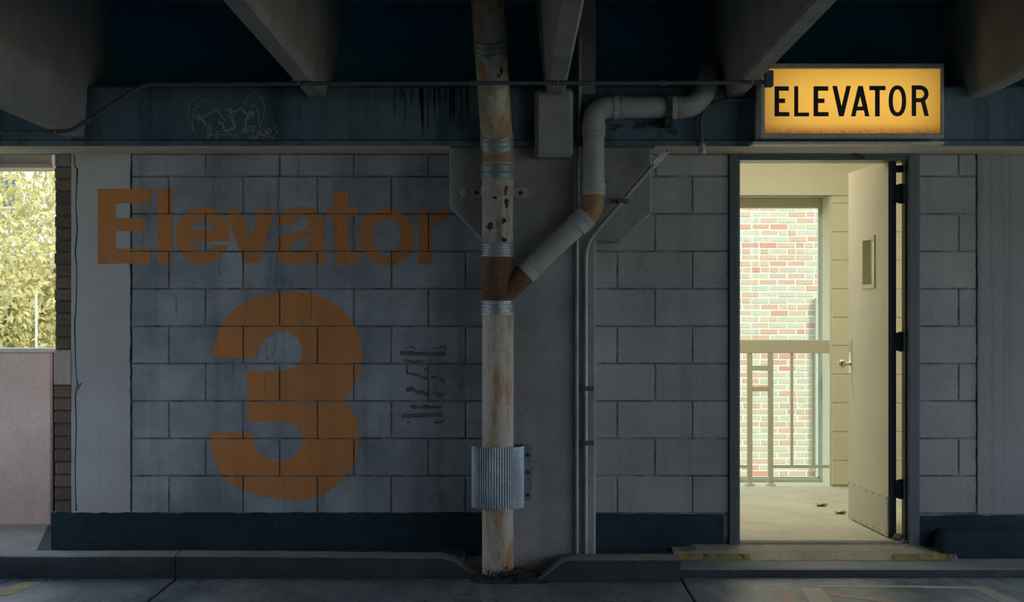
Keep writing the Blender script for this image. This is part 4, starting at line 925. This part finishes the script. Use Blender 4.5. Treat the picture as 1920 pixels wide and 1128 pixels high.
# ------------------------------------------------------------------ outside on the left: trees, pole, far building, ground
gnd = obj('ground', ([(-200, -150, -6.6), (200, -150, -6.6), (200, 250, -6.6), (-200, 250, -6.6)], [(0, 1, 2, 3)]), M_ground)
tag(gnd, 'grassy ground far below the parking deck', 'ground', kind='structure')
def tree(px, Y, zc, rad, label, nl, seed):
    rng = random.Random(seed); d = D+Y; cx = (px-VX)*d/F
    tr_ = thing('tree', (cx, Y, -6.6), label, 'tree', None)
    limbs = []
    def grow(p, v, r, ln, dep):
        pts = [p]; q = p.copy(); dv = v.copy()
        for i in range(5):
            dv = (dv + Vector((rng.uniform(-.22, .22), rng.uniform(-.22, .22), rng.uniform(-.1, .16)))).normalized(); q = q + dv*ln/5; pts.append(q.copy())
        limbs.append((pts, [r*(1-.11*i) for i in range(6)]))
        if dep > 0:
            for k in range(3 if dep > 1 else 4):
                j = rng.randint(2, 5); nv = (dv*.55 + Vector((rng.uniform(-1, 1), rng.uniform(-1, 1), rng.uniform(-.25, .7)))).normalized()
                grow(pts[j], nv, r*.58, ln*.68, dep-1)
    base = Vector((cx, Y, -6.6))
    grow(base, Vector((0, 0, 1)), .30, zc+6.6-rad*.45, 0)
    top = limbs[0][0][-1]
    for k in range(7):
        a = 2*pi*k/7+rng.uniform(-.3, .3); grow(limbs[0][0][3+k % 3], Vector((math.cos(a), math.sin(a), rng.uniform(.15, .8))).normalized(), .15, rad*.75, 2)
    for pts, rr in limbs: obj('branch' if pts is not limbs[0][0] else 'trunk', tube(pts, rr, 6), M_bark, tr_, smooth=True)
    V = []; Fc = []
    tips = [p for pts, _ in limbs[1:] for p in pts[2:]]
    for i in range(nl):
        if rng.random() < .75:
            b_ = rng.choice(tips); c = b_ + Vector((rng.gauss(0, .38), rng.gauss(0, .38), rng.gauss(0, .34)))
        else:
            u = Vector((rng.gauss(0, 1), rng.gauss(0, 1), rng.gauss(0, 1))).normalized()*rad*rng.uniform(.3, 1.0); c = Vector((cx, Y, zc)) + Vector((u.x, u.y, u.z*.85))
        a = Vector((rng.gauss(0, 1), rng.gauss(0, 1), rng.gauss(0, 1))).normalized(); b2 = a.orthogonal().normalized(); s = rng.uniform(.03, .07)
        o = len(V); V += [c-a*s*1.5, c+b2*s*.6, c+a*s*1.5, c-b2*s*.6]; Fc.append((o, o+1, o+2, o+3))
    me = bpy.data.meshes.new('foliage'); me.from_pydata([tuple(v) for v in V], [], Fc); me.materials.append(M_foliage)
    o = bpy.data.objects.new('foliage', me); C.objects.link(o); o['kind'] = 'stuff'; par(o, tr_)
    return tr_
tree(60, 24, 1.8, 5.0, 'yellow leaved tree with dark forked branches beside the pale pole', 85000, 3)
tree(-1150, 27, 2.2, 4.5, 'yellow leaved tree hidden left of the opening beyond the parapet', 26000, 11)
tree(380, 50, 2.6, 5.5, 'yellow leaved tree mostly hidden behind the brick pier', 26000, 5)
lp_ = thing('street_pole', ((68-VX)*(D+11)/F, 11, -6.6), 'thin pale metal pole in front of the yellow tree', 'pole')
pzt = PZ(552, 11); pxx = (68-VX)*(D+11)/F
obj('shaft', lathe((pxx, 11, -6.6), (pxx, 11, pzt), [(0, .05), (.05, .018), (1, .015)], 12), M_pole, lp_, smooth=True)
obj('base', lathe((pxx, 11, -6.6), (pxx, 11, -6.3), [(0, .12), (.3, .11), (1, .05)], 12), M_pole, lp_, smooth=True)
fb = thing('far_building', (-22, 62, -6.6), 'pale flat roofed building behind the yellow trees', 'building')
obj('wall', box(-34, -8, 62, 70, -6.6, 9), M_far, fb); obj('roof', bevbox(-34.4, -7.6, 61.6, 70.4, 9, 9.5, .05, 1), M_far, fb)
for fz in (-4.5, -1.2, 2.1, 5.4):
    for i in range(9):
        x = -33+i*2.75; wv = obj('window', box(x, x+1.5, 61.93, 62.05, fz, fz+1.5), M_pole, fb); obj('pane', box(x+.1, x+1.4, 61.9, 61.95, fz+.1, fz+1.4), M_fard, wv)

# ------------------------------------------------------------------ debris in the curb gap
c0 = P(940, 1065, -.5)
nx, ny = 30, 12; V = []; Fc = []
for j in range(ny+1):
    for i in range(nx+1):
        u = i/nx; v = j/ny; X = PX(880, -.5)+(PX(1040, -.5)-PX(880, -.5))*u; Yv = -.62+.30*v
        hgt = math.sin(pi*u)**.8*math.sin(pi*min(1, v*.9+.05))*.05
        V.append((X, Yv, LANE-.004+hgt*(.7+.6*random.random())))
for j in range(ny):
    for i in range(nx): o = j*(nx+1)+i; Fc.append((o, o+1, o+nx+2, o+nx+1))
so_ = obj('soil_debris', (V, Fc), M_soil, smooth=True); tag(so_, 'dark soil and litter heaped in the curb gap at the pipe foot', 'debris', kind='stuff')
V = []; Fc = []
for i in range(420):
    X = random.gauss(PX(950, -.5), .07); Yv = random.uniform(-.60, -.40); z = LANE+.02+random.random()*.03
    a = random.uniform(0, 2*pi); l = random.uniform(.015, .05); o = len(V)
    dx, dy = math.cos(a)*.004, math.sin(a)*.004
    V += [(X-dx, Yv-dy, z), (X+dx, Yv+dy, z), (X+random.uniform(-.02, .02), Yv+random.uniform(-.02, .02), z+l*.6)]; Fc.append((o, o+1, o+2))
wd = obj('weed_tuft', (V, Fc), M_weed); tag(wd, 'small dark weeds growing in the curb gap below the pipe', 'weeds', kind='stuff')
